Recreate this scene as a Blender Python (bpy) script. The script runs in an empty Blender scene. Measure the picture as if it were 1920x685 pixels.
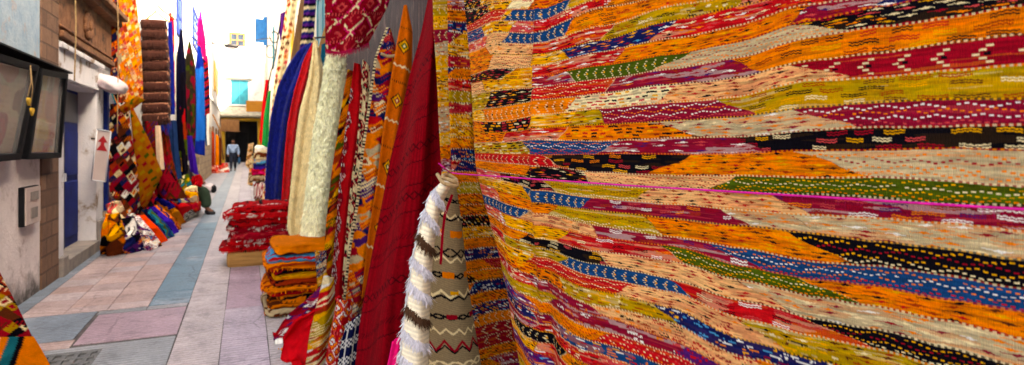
import bpy, bmesh, math, random
import numpy as np
from mathutils import Vector
random.seed(7)
rng = np.random.default_rng(7)
SC = bpy.context.scene
COL = SC.collection
# ------------------------------------------------------------------ camera, sky, sun, exposure
FPX, HY, CAMH = 1100.0, 272.0, 1.45          # focal length in photo pixels, horizon row, eye height
YAW = math.atan(500 / FPX)                   # the lens looks this far right of the alley's direction
cam_d = bpy.data.cameras.new('camera'); cam = bpy.data.objects.new('camera', cam_d); COL.objects.link(cam)
cam.location = (0, 0, CAMH); cam.rotation_euler = (math.radians(90), 0, -YAW)
cam_d.sensor_width = 36; cam_d.lens = FPX / 1920 * 36
cam_d.shift_y = -(342.5 - HY) / 1920
cam_d.clip_start = 0.02; cam_d.clip_end = 600
cam_d.dof.use_dof = True; cam_d.dof.focus_distance = 1.9; cam_d.dof.aperture_fstop = 3.8
SC.camera = cam
SUN_EL, SUN_DIR = math.radians(41), (0.8, -0.6)   # high sun behind the right-hand roofs
world = bpy.data.worlds.new('World'); SC.world = world; world.use_nodes = True
nt = world.node_tree; bg = nt.nodes['Background']
sky = nt.nodes.new('ShaderNodeTexSky'); sky.sky_type = 'NISHITA'; sky.sun_disc = False
sky.sun_elevation = SUN_EL; sky.sun_rotation = math.atan2(SUN_DIR[0], SUN_DIR[1])
sky.air_density = 0.75; sky.dust_density = 8.0; sky.ozone_density = 0.0
nt.links.new(sky.outputs[0], bg.inputs[0]); bg.inputs[1].default_value = 0.15
sun_d = bpy.data.lights.new('sun', 'SUN'); sun = bpy.data.objects.new('sun', sun_d); COL.objects.link(sun)
sun_d.energy = 4.5; sun_d.angle = math.radians(0.6); sun_d.color = (1, 0.94, 0.85)
sv = Vector((SUN_DIR[0] * math.cos(SUN_EL), SUN_DIR[1] * math.cos(SUN_EL), math.sin(SUN_EL)))
sun.rotation_euler = (-sv).to_track_quat('-Z', 'Y').to_euler(); sun.location = (20, -30, 40)
SC.view_settings.view_transform = 'Standard'; SC.view_settings.look = 'None'
SC.view_settings.use_white_balance = True; SC.view_settings.white_balance_temperature = 7500; SC.view_settings.white_balance_tint = 10
SC.view_settings.gamma = 1; SC.view_settings.use_curve_mapping = False
SC.view_settings.exposure = 3.15
SC.cycles.use_denoising = True
SC.cycles.max_bounces = 7; SC.cycles.diffuse_bounces = 5; SC.cycles.sample_clamp_indirect = 6

# ------------------------------------------------------------------ measuring helpers (n = X across, s = Y along the alley)
AX = np.array([math.sin(YAW), math.cos(YAW), 0]); RT = np.array([math.cos(YAW), -math.sin(YAW), 0]); UPV = np.array([0, 0, 1.0])
EYE = np.array([0, 0, CAMH])
def ray(px, py):
    px = np.asarray(px, float)[..., None]; py = np.asarray(py, float)[..., None]
    return AX + (px - 960) / FPX * RT + (HY - py) / FPX * UPV
def pt(px, py, s):
    d = ray(px, py); return EYE + d * (np.asarray(s, float)[..., None] / d[..., 1:2])
def pn(px, py, n):
    d = ray(px, py); return EYE + d * (n / d[..., 0:1])
def pg(px, py, h=0.012):
    d = ray(px, py); return EYE + d * ((h - CAMH) / d[..., 2:3])

# ------------------------------------------------------------------ colour helpers
KA = 0.80
def lin(c):
    c = np.asarray(c, float) / 255
    return np.where(c <= .04045, c / 12.92, ((c + .055) / 1.055) ** 2.4) * KA
PAL = dict(red=(198, 26, 36), crim=(165, 14, 44), mag=(150, 22, 58), org=(236, 136, 18), gold=(232, 172, 22), oly=(182, 148, 22),
           grn=(84, 100, 20), blu=(20, 78, 124), nav=(28, 38, 96), blk=(20, 16, 26), crm=(240, 216, 170), pch=(240, 182, 124),
           gry=(196, 178, 140), pnk=(210, 84, 84), pur=(88, 36, 112), wht=(238, 230, 220), brn=(110, 56, 28), tan=(176, 156, 126),
           dred=(140, 12, 28), teal=(18, 120, 130), hot=(214, 30, 110), rst=(170, 62, 22), sky=(80, 160, 200), vio=(70, 30, 150))
def dye(c): return np.minimum(np.clip(lin(c) / KA, 0, 1) ** 1.22 * 1.12, .88)                # deep wool dyes
LIN = {k: dye(v) for k, v in PAL.items()}
ACC = dict(red=['crm', 'pnk', 'org', 'dred', 'wht', 'blk'], crim=['pnk', 'pnk', 'org', 'crm'], mag=['wht', 'org', 'pnk', 'crim', 'pur', 'rst'],
           org=['rst', 'red', 'blk', 'gold', 'rst', 'blk', 'gold', 'brn'], gold=['rst', 'brn', 'crm', 'org', 'blk'], oly=['gold', 'brn', 'crm', 'rst', 'blk'],
           grn=['gold', 'crm', 'org'], blu=['org', 'wht', 'red', 'gold'], nav=['org', 'wht', 'mag', 'gold', 'sky'], blk=['gold', 'crim', 'crm', 'pnk', 'org'],
           crm=['pnk', 'gry', 'org', 'blk', 'red', 'gold'], pch=['red', 'crim', 'blk', 'org', 'red', 'rst'], gry=['org', 'crim', 'org', 'wht', 'mag', 'crm'],
           pnk=['crm', 'red', 'org', 'wht'], pur=['org', 'wht', 'mag', 'red', 'sky'], wht=['pur', 'blk', 'red'], dred=['crim', 'blk'], brn=['gold', 'blk', 'crm'])
def hsh(a, b=0.0, s=0.0):
    v = np.sin(np.asarray(a) * 127.1 + np.asarray(b) * 311.7 + s * 74.7) * 43758.5453
    return v - np.floor(v)
def vn(x, y, s=0.0):
    xi, yi = np.floor(x), np.floor(y); fx, fy = x - xi, y - yi
    fx = fx * fx * (3 - 2 * fx); fy = fy * fy * (3 - 2 * fy)
    return (hsh(xi, yi, s) * (1 - fx) + hsh(xi + 1, yi, s) * fx) * (1 - fy) + (hsh(xi, yi + 1, s) * (1 - fx) + hsh(xi + 1, yi + 1, s) * fx) * fy
def put(C, mask, col):
    C[mask] = col if isinstance(col, np.ndarray) else LIN[col]

# ------------------------------------------------------------------ the weaver: fills one woven field of a kilim
def field(col, style, m, r, H, seed, unit=0.011):
    """m = metres along the row, r = 0..1 across the row, H = row height (metres, array)"""
    N = len(m); C = np.tile(LIN[col], (N, 1)).astype(float)
    y = r * H
    st = vn(m / 0.05, y / 0.004, seed) * .5 + vn(m / 0.016, y / 0.002, seed + 3) * .5
    st = np.clip((st - .5) * 1.5 + .5, 0, 1); C *= (0.66 + 0.68 * st)[:, None]
    hue = vn(m / .035, y / .0045, seed + 21); C[:, 1] *= (.82 + .36 * hue) if col not in ('gry', 'crm', 'wht', 'blk', 'pch', 'nav', 'blu') else 1
    acc = ACC.get(col, ['crm', 'blk'])
    k2 = vn(m / 0.09, y / 0.006, seed + 9)
    k3 = vn(m / 0.13, y / 0.0035, seed + 15); a2 = LIN[acc[2 % len(acc)]]; z3 = k3 > .75
    if col not in ('blk', 'nav', 'blu', 'grn'): C[z3] = C[z3] * .68 + a2 * .30
    if style in ('dash', 'leaf', 'pair'):
        a0 = LIN[acc[0]]; mm = k2 > .66
        q_ = .025 if col in ('blk', 'nav') else .4; C[mm] = C[mm] * (1 - q_ * .7) + a0 * q_ * .7
        Hm = float(np.median(H)) if N else .04
        n = max(2, int(round(Hm / (unit * {'leaf': .60, 'dash': .74, 'pair': 1.05}[style]))))
        rr = r * n; ri = np.floor(rr); fy = rr - ri
        L = {'dash': .036, 'leaf': .050, 'pair': .058}[style]
        x = m / (L * (.8 + .5 * hsh(ri, 6.1, seed))) + hsh(ri, 1.7, seed) * 7; xi = np.floor(x); fx = x - xi
        lo = .06 + .25 * hsh(xi, ri, seed + 2); hi = .72 + .27 * hsh(xi, ri, seed + 4)
        t = (fx - lo) / (hi - lo); inn = (t > 0) & (t < 1)
        pick = np.floor(hsh(xi, ri, seed + 5) * len(acc)).astype(int)
        wob = .05 * np.sin(2 * np.pi * m / .0085) + .10 * np.sin(2 * np.pi * m / .047 + ri)
        d = np.abs(fy - .5 + wob)
        on = inn & (hsh(xi, ri, seed + 6) < (.8 if style == 'pair' else .93))
        if style == 'dash': on &= (d < .27) & (np.abs(d - .1) > .0)
        elif style == 'leaf': on &= d < np.maximum(.36 * np.clip(1 - np.abs(2 * t - 1.2) * 1.5, 0, 1), .085)
        else: on &= np.abs(d - .17) < .085
        for i, a in enumerate(acc):
            k = on & (pick == i); C[k] = LIN[a] * (0.8 + .3 * st[k, None])
    elif style == 'dots':
        q = .0105; mi0 = np.floor(m / q)
        for j, (yc, a) in enumerate(((.18, acc[0]), (.38, acc[1 % len(acc)]), (.60, acc[0]), (.80, acc[2 % len(acc)]))):
            mm_ = m / q + .5 * (j % 2) + seed; mi = np.floor(mm_); fm = mm_ - mi
            z = (np.abs((mi + 2 * j) % 6 - 3) / 3 - .5) * .13 + yc
            C[(np.abs(r - z) < .029) & (fm < .58) & (hsh(mi, j, seed) < .93)] = LIN[a]
    elif style == 'chev':
        P = .058 if col == 'crim' else .031; n = 7; ri = np.floor(r * n); fr = r * n - ri
        a = np.abs(ri + .5 - n / 2) / (n / 2)
        x = (m / P - a * .55); fx = x - np.floor(x)
        on = (fx < .17) & (fr > .2) & (fr < .75) & (ri > 0) & (ri < n - 1)
        C[on] = LIN['crm' if col != 'crm' else 'rst'] * .9
        C[(fx > .26) & (fx < .42) & (a < .2) & (fr < .8)] = LIN['blk' if col in ('red', 'crim', 'org') else 'gold']
    return C
STYLES = ['dash', 'leaf', 'pair', 'dots', 'chev', 'leaf', 'dash']
def auto_style(col, seed):
    if col in ('grn', 'blu'): return random.Random(seed).choice(['chev', 'dots', 'chev', 'dash'])
    return STYLES[int(float(hsh(seed, 3.3)) * len(STYLES))]
def stitch(C, m, y0, width, a, b, q=.0058):
    k = y0 < width
    alt = (np.floor(m / q) % 2 < 1)
    C[k & alt] = C[k & alt] * .25 + LIN[a] * .7; C[k & ~alt] = C[k & ~alt] * .25 + LIN[b] * .75

def kilim(palette, rowh=.05, seg=.35, slant=.6, seed=1, unit=.011, tilt=0.0, stit=True):
    """a painter of a whole kilim from metric sheet coordinates (u across, w down)"""
    def f(U, W):
        x = W if False else U; W2 = W + tilt * U + .012 * np.sin(U * 9 + seed)
        ri = np.floor(W2 / rowh); r = W2 / rowh - ri
        off = hsh(ri, 2.2, seed)
        sx = (U + off * seg * 3 + (r - .5) * rowh * slant * np.where(hsh(ri, 5.1, seed) > .5, 1.6, -1.6)) / seg + hsh(ri, 8, seed) * .5
        si = np.floor(sx); C = np.zeros(U.shape + (3,))
        key = ri * 131 + si
        for kk in np.unique(key):
            mk = key == kk
            rid = float(ri[mk][0]); sid = float(si[mk][0])
            c = palette[int(float(hsh(rid, sid, seed + .7)) * len(palette))]
            C[mk] = field(c, auto_style(c, rid * 7.1 + sid * 3.3 + seed), U[mk], r[mk], np.full(mk.sum(), rowh), seed + float(kk) * .37, unit)
        if stit:
            Cf = C.reshape(-1, 3)
            stitch(Cf, U.ravel(), (r * rowh).ravel(), .0035, 'crm', 'blk'); C = Cf.reshape(C.shape)
        return C
    return f
def solid(c, var=.2, sc=.03, seed=1):
    base = dye(c) if not isinstance(c, str) else LIN[c]
    def f(U, W):
        return base * (1 - var / 2 + var * (vn(U / sc, W / sc, seed) * .6 + vn(U / sc * 4, W / sc * 4, seed + 1) * .4))[..., None]
    return f
def stripes(cols, h=.03, along='W', jag=.3, seed=1):
    def f(U, W):
        x = (W if along == 'W' else U) + jag * h * np.sin((U if along == 'W' else W) * 40 + seed) * .3
        i = np.floor(x / h).astype(int)
        C = np.array([LIN[c] for c in cols])[i % len(cols)]
        return C * (.75 + .5 * vn(U / .006, W / .006, seed))[..., None]
    return f
def diamonds(base, lines, per=.16, seed=1, tilt=.0):
    """tribal rug: jagged nested lozenges"""
    def f(U, W):
        q = .008
        u = np.floor(U / q) * q; w = np.floor((W + tilt * U) / q) * q
        a = np.abs(((u / per) % 1) - .5) * 2 + np.abs(((w / per) % 1) - .5) * 2
        ring = np.floor(a * 5 + .8 * np.floor(hsh(np.floor(u / per), np.floor(w / per), seed) * 3)).astype(int)
        cs = [base] + lines
        C = np.array([LIN[c] for c in cs])[ring % len(cs)]
        brk = hsh(np.floor(U / .03), np.floor(W / .05), seed) > .72
        C[brk] = LIN[base] * .9
        band = (W / .21) % 1 > .9
        zig = (np.floor(U / .012) % 2 < 1)
        C[band & zig] = LIN[lines[0]]; C[band & ~zig] = LIN[base] * .5
        return C * (.7 + .55 * vn(U / .004, W / .012, seed))[..., None]
    return f
def lozenge(palette, pu=.12, pw=.10, seed=1, skew=.3, detail=.5):
    """a rug of slanting flat-woven lozenges, some filled with a smaller one"""
    def f(U, W):
        W2 = W + .006 * np.sin(U * 60); q = .006; Wq = np.floor(W2 / q) * q
        x = U + skew * W
        a = x / pu + Wq / pw; b_ = x / pu - Wq / pw; ia, ib = np.floor(a), np.floor(b_)
        pk = np.floor(hsh(ia, ib, seed) * len(palette)).astype(int); LL = np.array([LIN[c] for c in palette]); C = LL[pk]
        d = np.maximum(np.abs(a - ia - .5), np.abs(b_ - ib - .5)); inner = (d < .27) & (hsh(ia, ib, seed + 2) < detail)
        C[inner] = LL[np.floor(hsh(ia, ib, seed + 4) * len(palette)).astype(int)][inner]
        band = hsh(np.floor(W / (pw * .5)), 3.0, seed) < .25
        k = band & (np.floor(x / (pu * .12) + W / (pw * .2)) % 3 < 1); C[k] = LL[(pk + 1) % len(palette)][k]
        return C * (.68 + .6 * (vn(U / .02, W / .006, seed) * .6 + vn(U / .05, W / .05, seed + 1) * .4))[..., None]
    return f
def floral(bg_, cs, seed=1, per=.07):
    def f(U, W):
        C = np.tile(LIN[bg_], U.shape + (1,)) * (.8 + .3 * vn(U / .02, W / .02, seed))[..., None]
        gx, gy = np.floor(U / per), np.floor(W / per)
        for dx in (-1, 0, 1):
            for dy in (-1, 0, 1):
                cx = (gx + dx + .25 + .5 * hsh(gx + dx, gy + dy, seed)) * per; cy = (gy + dy + .25 + .5 * hsh(gx + dx, gy + dy, seed + 1)) * per
                an = np.arctan2(W - cy, U - cx); d = np.hypot(U - cx, W - cy) / per
                R = .34 * (1 + .3 * np.cos(5 * an + hsh(gx, gy, seed) * 6))
                pk = np.floor(hsh(gx + dx, gy + dy, seed + 2) * len(cs)).astype(int)
                for i, c in enumerate(cs):
                    C[(d < R) & (pk == i)] = LIN[c]
                C[d < .10] = LIN['brn']
        return C
    return f

# ------------------------------------------------------------------ materials
def mat(name): 
    m = bpy.data.materials.new(name); m.use_nodes = True
    return m, m.node_tree, m.node_tree.nodes['Principled BSDF']
def N(t, typ, **kw):
    n = t.nodes.new(typ)
    for k, v in kw.items():
        if k in n.inputs.keys(): n.inputs[k].default_value = v
        else: setattr(n, k, v)
    return n
def cloth_mat(name, rib=.0, rough=.95, bump=.5, noise_scale=220, noise_amt=.25, rib_w=.0035, sheen=.0):
    m, t, b = mat(name)
    at = N(t, 'ShaderNodeAttribute', attribute_name='Col')
    uv = N(t, 'ShaderNodeUVMap')
    nz = N(t, 'ShaderNodeTexNoise', Scale=noise_scale, Detail=3.0); t.links.new(uv.outputs[0], nz.inputs['Vector'])
    mr = N(t, 'ShaderNodeMapRange'); mr.inputs[3].default_value = 1 - noise_amt; mr.inputs[4].default_value = 1 + noise_amt
    t.links.new(nz.outputs[0], mr.inputs[0])
    mul = N(t, 'ShaderNodeVectorMath', operation='MULTIPLY'); t.links.new(at.outputs[0], mul.inputs[0]); t.links.new(mr.outputs[0], mul.inputs[1])
    t.links.new(mul.outputs[0], b.inputs['Base Color'])
    b.inputs['Roughness'].default_value = rough; b.inputs['Specular IOR Level'].default_value = .04
    b.inputs['Sheen Weight'].default_value = sheen; b.inputs['Sheen Roughness'].default_value = .6
    h = nz.outputs[0]
    if rib > 0:
        sep = N(t, 'ShaderNodeSeparateXYZ'); t.links.new(uv.outputs[0], sep.inputs[0])
        s1 = N(t, 'ShaderNodeMath', operation='MULTIPLY'); s1.inputs[1].default_value = 2 * math.pi / rib_w; t.links.new(sep.outputs[0], s1.inputs[0])
        s2 = N(t, 'ShaderNodeMath', operation='SINE'); t.links.new(s1.outputs[0], s2.inputs[0])
        s3 = N(t, 'ShaderNodeMath', operation='MULTIPLY_ADD'); s3.inputs[1].default_value = rib; t.links.new(s2.outputs[0], s3.inputs[0]); t.links.new(nz.outputs[0], s3.inputs[2])
        h = s3.outputs[0]
    bp = N(t, 'ShaderNodeBump', Strength=bump, Distance=.002); t.links.new(h, bp.inputs['Height']); t.links.new(bp.outputs[0], b.inputs['Normal'])
    return m
M_KILIM = cloth_mat('woven_kilim_wool', rib=.9, bump=1.0, noise_scale=160)
M_CLOTH = cloth_mat('soft_cloth', bump=.5, noise_scale=120, noise_amt=.2)
M_WOOL = cloth_mat('shaggy_wool', bump=1.0, noise_scale=90, noise_amt=.35, sheen=.1)

def surf(name, c1, c2, scale=3, rough=.85, bump=.3, c3=None, detail=6, lo=.35, hi=.65, fine=60, streak=None, stain=None, spec=.3):
    """weathered solid surface: two base colours mixed by noise, an optional third in patches"""
    m, t, b = mat(name)
    tc = N(t, 'ShaderNodeTexCoord'); vec = tc.outputs['Object']
    if streak:
        mp = N(t, 'ShaderNodeMapping'); mp.inputs['Scale'].default_value = streak; t.links.new(vec, mp.inputs[0]); vec = mp.outputs[0]
    nz = N(t, 'ShaderNodeTexNoise', Scale=scale, Detail=detail, Roughness=.65); t.links.new(vec, nz.inputs['Vector'])
    mr = N(t, 'ShaderNodeMapRange'); mr.inputs[1].default_value = lo; mr.inputs[2].default_value = hi; t.links.new(nz.outputs[0], mr.inputs[0])
    mx = N(t, 'ShaderNodeMix', data_type='RGBA'); mx.inputs['A'].default_value = (*lin(c1), 1); mx.inputs['B'].default_value = (*lin(c2), 1)
    t.links.new(mr.outputs[0], mx.inputs['Factor']); out = mx.outputs['Result']
    if c3 is not None:
        n2 = N(t, 'ShaderNodeTexNoise', Scale=scale * .6 if stain is None else stain, Detail=8.0, Roughness=.7); t.links.new(vec, n2.inputs['Vector'])
        m2 = N(t, 'ShaderNodeMapRange'); m2.inputs[1].default_value = .56; m2.inputs[2].default_value = .63; t.links.new(n2.outputs[0], m2.inputs[0])
        mx2 = N(t, 'ShaderNodeMix', data_type='RGBA'); mx2.inputs['B'].default_value = (*lin(c3), 1)
        t.links.new(out, mx2.inputs['A']); t.links.new(m2.outputs[0], mx2.inputs['Factor']); out = mx2.outputs['Result']
    t.links.new(out, b.inputs['Base Color'])
    b.inputs['Roughness'].default_value = rough; b.inputs['Specular IOR Level'].default_value = spec
    n3 = N(t, 'ShaderNodeTexNoise', Scale=fine, Detail=4.0); t.links.new(tc.outputs['Object'], n3.inputs['Vector'])
    ad = N(t, 'ShaderNodeMath', operation='MULTIPLY_ADD'); ad.inputs[1].default_value = .4; t.links.new(n3.outputs[0], ad.inputs[0]); t.links.new(nz.outputs[0], ad.inputs[2])
    bp = N(t, 'ShaderNodeBump', Strength=bump, Distance=.02); t.links.new(ad.outputs[0], bp.inputs['Height']); t.links.new(bp.outputs[0], b.inputs['Normal'])
    return m
def stone_mat(name, c1, c2, mortar, bw=.42, bh=.24, axis='Y'):
    m, t, b = mat(name)
    tc = N(t, 'ShaderNodeTexCoord'); sep = N(t, 'ShaderNodeSeparateXYZ'); t.links.new(tc.outputs['Object'], sep.inputs[0])
    cb = N(t, 'ShaderNodeCombineXYZ'); t.links.new(sep.outputs[axis], cb.inputs[0]); t.links.new(sep.outputs['Z'], cb.inputs[1])
    br = N(t, 'ShaderNodeTexBrick', Scale=1.0); br.inputs['Color1'].default_value = (*lin(c1), 1); br.inputs['Color2'].default_value = (*lin(c2), 1)
    br.inputs['Mortar'].default_value = (*lin(mortar), 1); br.inputs['Mortar Size'].default_value = .012; br.inputs['Brick Width'].default_value = bw; br.inputs['Row Height'].default_value = bh
    br.inputs['Mortar Smooth'].default_value = .3
    t.links.new(cb.outputs[0], br.inputs['Vector'])
    nz = N(t, 'ShaderNodeTexNoise', Scale=9.0, Detail=8.0, Roughness=.7); t.links.new(tc.outputs['Object'], nz.inputs['Vector'])
    mr = N(t, 'ShaderNodeMapRange'); mr.inputs[3].default_value = .45; mr.inputs[4].default_value = 1.5; t.links.new(nz.outputs[0], mr.inputs[0])
    mul = N(t, 'ShaderNodeVectorMath', operation='MULTIPLY'); t.links.new(br.outputs[0], mul.inputs[0]); t.links.new(mr.outputs[0], mul.inputs[1])
    t.links.new(mul.outputs[0], b.inputs['Base Color']); b.inputs['Roughness'].default_value = .92
    ad = N(t, 'ShaderNodeMath', operation='SUBTRACT'); t.links.new(nz.outputs[0], ad.inputs[0]); t.links.new(br.outputs['Fac'], ad.inputs[1])
    bp = N(t, 'ShaderNodeBump', Strength=.7, Distance=.02); t.links.new(ad.outputs[0], bp.inputs['Height']); t.links.new(bp.outputs[0], b.inputs['Normal'])
    return m

# ------------------------------------------------------------------ object helpers
def tag(o, label=None, cat=None, group=None, kind=None):
    for k, v in (('label', label), ('category', cat), ('group', group), ('kind', kind)):
        if v: o[k] = v
    return o
def empty(name, loc, label, cat, group=None):
    o = bpy.data.objects.new(name, None); COL.objects.link(o); o.location = tuple(float(a) for a in loc); o.empty_display_size = .1
    return tag(o, label, cat, group)
def link(name, me, m, parent=None):
    o = bpy.data.objects.new(name, me); COL.objects.link(o)
    if m: me.materials.append(m)
    if parent is not None:
        o.parent = parent
        off = Vector((0, 0, 0)); p = parent
        while p is not None: off += p.location; p = p.parent
        o.location = -off
    return o
def build(name, V, F, C, UV, m, parent=None, smooth=True):
    """V (n,3), quads F (k,4), per-vertex linear colour C, per-vertex metric uv"""
    V = np.asarray(V, np.float32); F = np.asarray(F, np.int32)
    me = bpy.data.meshes.new(name)
    me.vertices.add(len(V)); me.vertices.foreach_set('co', V.ravel())
    me.loops.add(F.size); me.loops.foreach_set('vertex_index', F.ravel())
    me.polygons.add(len(F)); me.polygons.foreach_set('loop_start', np.arange(0, F.size, 4, dtype=np.int32))
    me.polygons.foreach_set('use_smooth', np.full(len(F), smooth))
    uvl = me.uv_layers.new(name='UVMap'); uvl.data.foreach_set('uv', np.asarray(UV, np.float32)[F.ravel()].ravel())
    ca = me.color_attributes.new('Col', 'FLOAT_COLOR', 'POINT')
    ca.data.foreach_set('color', np.concatenate([np.clip(C, 0, 1), np.ones((len(V), 1))], 1).astype(np.float32).ravel())
    me.update(calc_edges=True); me.validate()
    return link(name, me, m, parent)
def gridfaces(nv, nu, off=0, flip=False):
    i = np.arange(nv - 1)[:, None] * nu + np.arange(nu - 1)[None]; i = i.ravel() + off
    f = np.stack([i, i + nu, i + nu + 1, i + 1], 1)
    return f[:, ::-1] if flip else f
def normals(P):
    du = np.gradient(P, axis=1); dv = np.gradient(P, axis=0)
    n = np.cross(dv, du); return n / np.maximum(np.linalg.norm(n, axis=-1, keepdims=True), 1e-9)
def closed(P, C, UV, thick):
    """front grid + back grid + rim, as one closed sheet"""
    nv, nu = P.shape[:2]; n = normals(P); B = P - n * thick; k = nv * nu
    V = np.concatenate([P.reshape(-1, 3), B.reshape(-1, 3)])
    F = [gridfaces(nv, nu), gridfaces(nv, nu, k, True)]
    idx = np.arange(k).reshape(nv, nu)
    loop = np.concatenate([idx[0, :-1], idx[:-1, -1], idx[-1, :0:-1], idx[:0:-1, 0]]); nx = np.roll(loop, -1)
    F.append(np.stack([loop, nx, nx + k, loop + k], 1))
    return V, np.concatenate(F), np.concatenate([C.reshape(-1, 3)] * 2), np.concatenate([UV.reshape(-1, 2)] * 2)
def tufts(P0, Nn, D, length, width, C, seg=2, droop=.5, rnd=.35):
    """wool strands: P0 roots (n,3), Nn outward, D hang direction; each a tapered bent strip"""
    n = len(P0); L = length * (1 + rnd * (rng.random(n) - .5) * 2)[:, None]
    side = np.cross(Nn, D); side /= np.maximum(np.linalg.norm(side, axis=1, keepdims=True), 1e-9)
    side = side + rng.normal(0, .35, (n, 3)); j = rng.normal(0, .25, (n, 3))
    rows = []
    for i in range(seg + 1):
        t = i / seg
        c = P0 + L * ((Nn * (1 - droop) + j * t) * t * .7 + (D * droop) * t * (t + .35))
        w = side * width * (1 - .65 * t) * .5
        rows.append(np.stack([c - w, c + w], 1))
    V = np.stack(rows, 1).reshape(-1, 3); base = np.arange(n)[:, None] * (2 * (seg + 1)); F = []
    for i in range(seg):
        F.append(np.concatenate([base + 2 * i, base + 2 * i + 1, base + 2 * i + 3, base + 2 * i + 2], 1))
    Cc = np.repeat(C * (.75 + .4 * rng.random((n, 1))), 2 * (seg + 1), 0)
    return V, np.concatenate(F), Cc, np.zeros((len(V), 2))
def merge(*parts):
    V, F, C, U, o = [], [], [], [], 0
    for v, f, c, u in parts:
        V.append(v); F.append(np.asarray(f) + o); C.append(c); U.append(u); o += len(v)
    return np.concatenate(V), np.concatenate(F), np.concatenate(C), np.concatenate(U)
def smooth_line(pts, n):
    pts = np.asarray(pts, float)
    seg = np.linalg.norm(np.diff(pts, axis=0), axis=1); t = np.concatenate([[0], np.cumsum(seg)]); t /= t[-1]
    q = np.linspace(0, 1, n); out = np.stack([np.interp(q, t, pts[:, i]) for i in range(3)], 1)
    for _ in range(max(1, n // 14)):
        o = out.copy(); o[1:-1] = (out[:-2] + 2 * out[1:-1] + out[2:]) / 4; out = o
    return out
def as3(e, s):
    """(px,py) on the plane y=s, (px,py,s) own distance, (px,py,'g') lying on the ground"""
    out = []
    for p in e:
        if len(p) == 2: out.append(pt(p[0], p[1], s))
        elif p[2] == 'g': out.append(pg(p[0], p[1]))
        else: out.append(pt(p[0], p[1], p[2]))
    return np.array(out)
TOCAM = np.array([-.25, -.97, 0])
def sheet(name, L, R, s, paint, m=None, label=None, cat='rug', group=None, bulge=.04, rip=((.012, 2.0, .1, .2),), nu=40, nv=90, thick=.008, sR=None,
          parent=None, sag=0, extra=None, gath=.6, crumple=0.0, bpow=.8, lump=0.0, lsc=.03, tier=None):
    A = smooth_line(as3(L, s), nv); B = smooth_line(as3(R, sR or s), nv)
    u = np.linspace(0, 1, nu)[None, :, None]; v = np.linspace(0, 1, nv)[:, None, None]
    P = A[:, None] * (1 - u) + B[:, None] * u
    wid = np.linalg.norm(B - A, axis=1)[:, None, None]
    disp = bulge * np.sin(np.pi * u) ** bpow * np.minimum(1, wid / .12)
    for a, f, ph, dr in rip:
        disp = disp + a * np.sin(2 * np.pi * (f * u + ph + dr * v)) * (gath + (1 - gath) * v) * np.minimum(1, wid / .15)
    if crumple:
        sd = float(len(name)) + A[0, 0] * 3
        disp = disp + crumple * (vn(P[..., 0:1] / .07 + v * 4, P[..., 2:3] / .09, sd) - .5) * 2 * (np.sin(np.pi * u) ** .4)
    if tier:
        f = (v * tier[0] + .2) % 1; disp = disp + tier[1] * np.sin(np.pi * f) ** .6 * np.minimum(1, np.sin(np.pi * u) * 6 + .3)
    P = P + TOCAM * disp
    if lump:
        hh_ = vn(P[..., 0:1] / lsc + P[..., 1:2] / lsc, P[..., 2:3] / (lsc * 1.4), 4.4) * .65 + vn(P[..., 0:1] / lsc * 2.3, P[..., 2:3] / lsc * 2.1, 7.7) * .35
        P = P + TOCAM * (hh_ - .5) * 2 * lump; LUMP = hh_[..., 0]
    if sag: P = P + np.array([0, 0, -1.0]) * sag * np.sin(np.pi * u) * v ** 3
    P[..., 2] = np.maximum(P[..., 2], .012)
    U = np.concatenate([np.zeros((nv, 1)), np.cumsum(np.linalg.norm(np.diff(P, axis=1), axis=2), 1)], 1)
    U = U - U[:, nu // 2:nu // 2 + 1]
    W = np.concatenate([np.zeros((1, nu)), np.cumsum(np.linalg.norm(np.diff(P, axis=0), axis=2), 0)], 0)
    C = paint(U, W)
    parts = [closed(P, C, np.stack([U, W], -1), thick)]
    if extra: parts += extra(P, normals(P), C, U, W)
    o = build(name, *merge(*parts), m or M_KILIM, parent)
    if label: tag(o, label, cat, group)
    return o

def box(bm, x0, x1, y0, y1, z0, z1):
    vs = [bm.verts.new((x, y, z)) for x in (x0, x1) for y in (y0, y1) for z in (z0, z1)]
    for f in ((0, 1, 3, 2), (4, 6, 7, 5), (0, 4, 5, 1), (2, 3, 7, 6), (0, 2, 6, 4), (1, 5, 7, 3)):
        bm.faces.new([vs[i] for i in f])
def boxes(name, lst, m, parent=None, bev=.006):
    bm = bmesh.new()
    for b in lst: box(bm, *b)
    bmesh.ops.recalc_face_normals(bm, faces=bm.faces)
    if bev: bmesh.ops.bevel(bm, geom=list(bm.edges), offset=bev, segments=2, affect='EDGES', clamp_overlap=True, profile=.6)
    me = bpy.data.meshes.new(name); bm.to_mesh(me); bm.free()
    return link(name, me, m, parent)
def prism(name, pts, vec, m, parent=None, bev=0.0):
    """extrude a 3-D polygon along vec"""
    bm = bmesh.new(); a = [bm.verts.new(p) for p in pts]; b = [bm.verts.new(np.asarray(p) + np.asarray(vec)) for p in pts]
    bm.faces.new(a); bm.faces.new(b[::-1])
    for i in range(len(a)):
        j = (i + 1) % len(a); bm.faces.new([a[i], b[i], b[j], a[j]])
    bmesh.ops.recalc_face_normals(bm, faces=bm.faces)
    if bev: bmesh.ops.bevel(bm, geom=list(bm.edges), offset=bev, segments=2, affect='EDGES', clamp_overlap=True)
    me = bpy.data.meshes.new(name); bm.to_mesh(me); bm.free()
    return link(name, me, m, parent)
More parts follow.
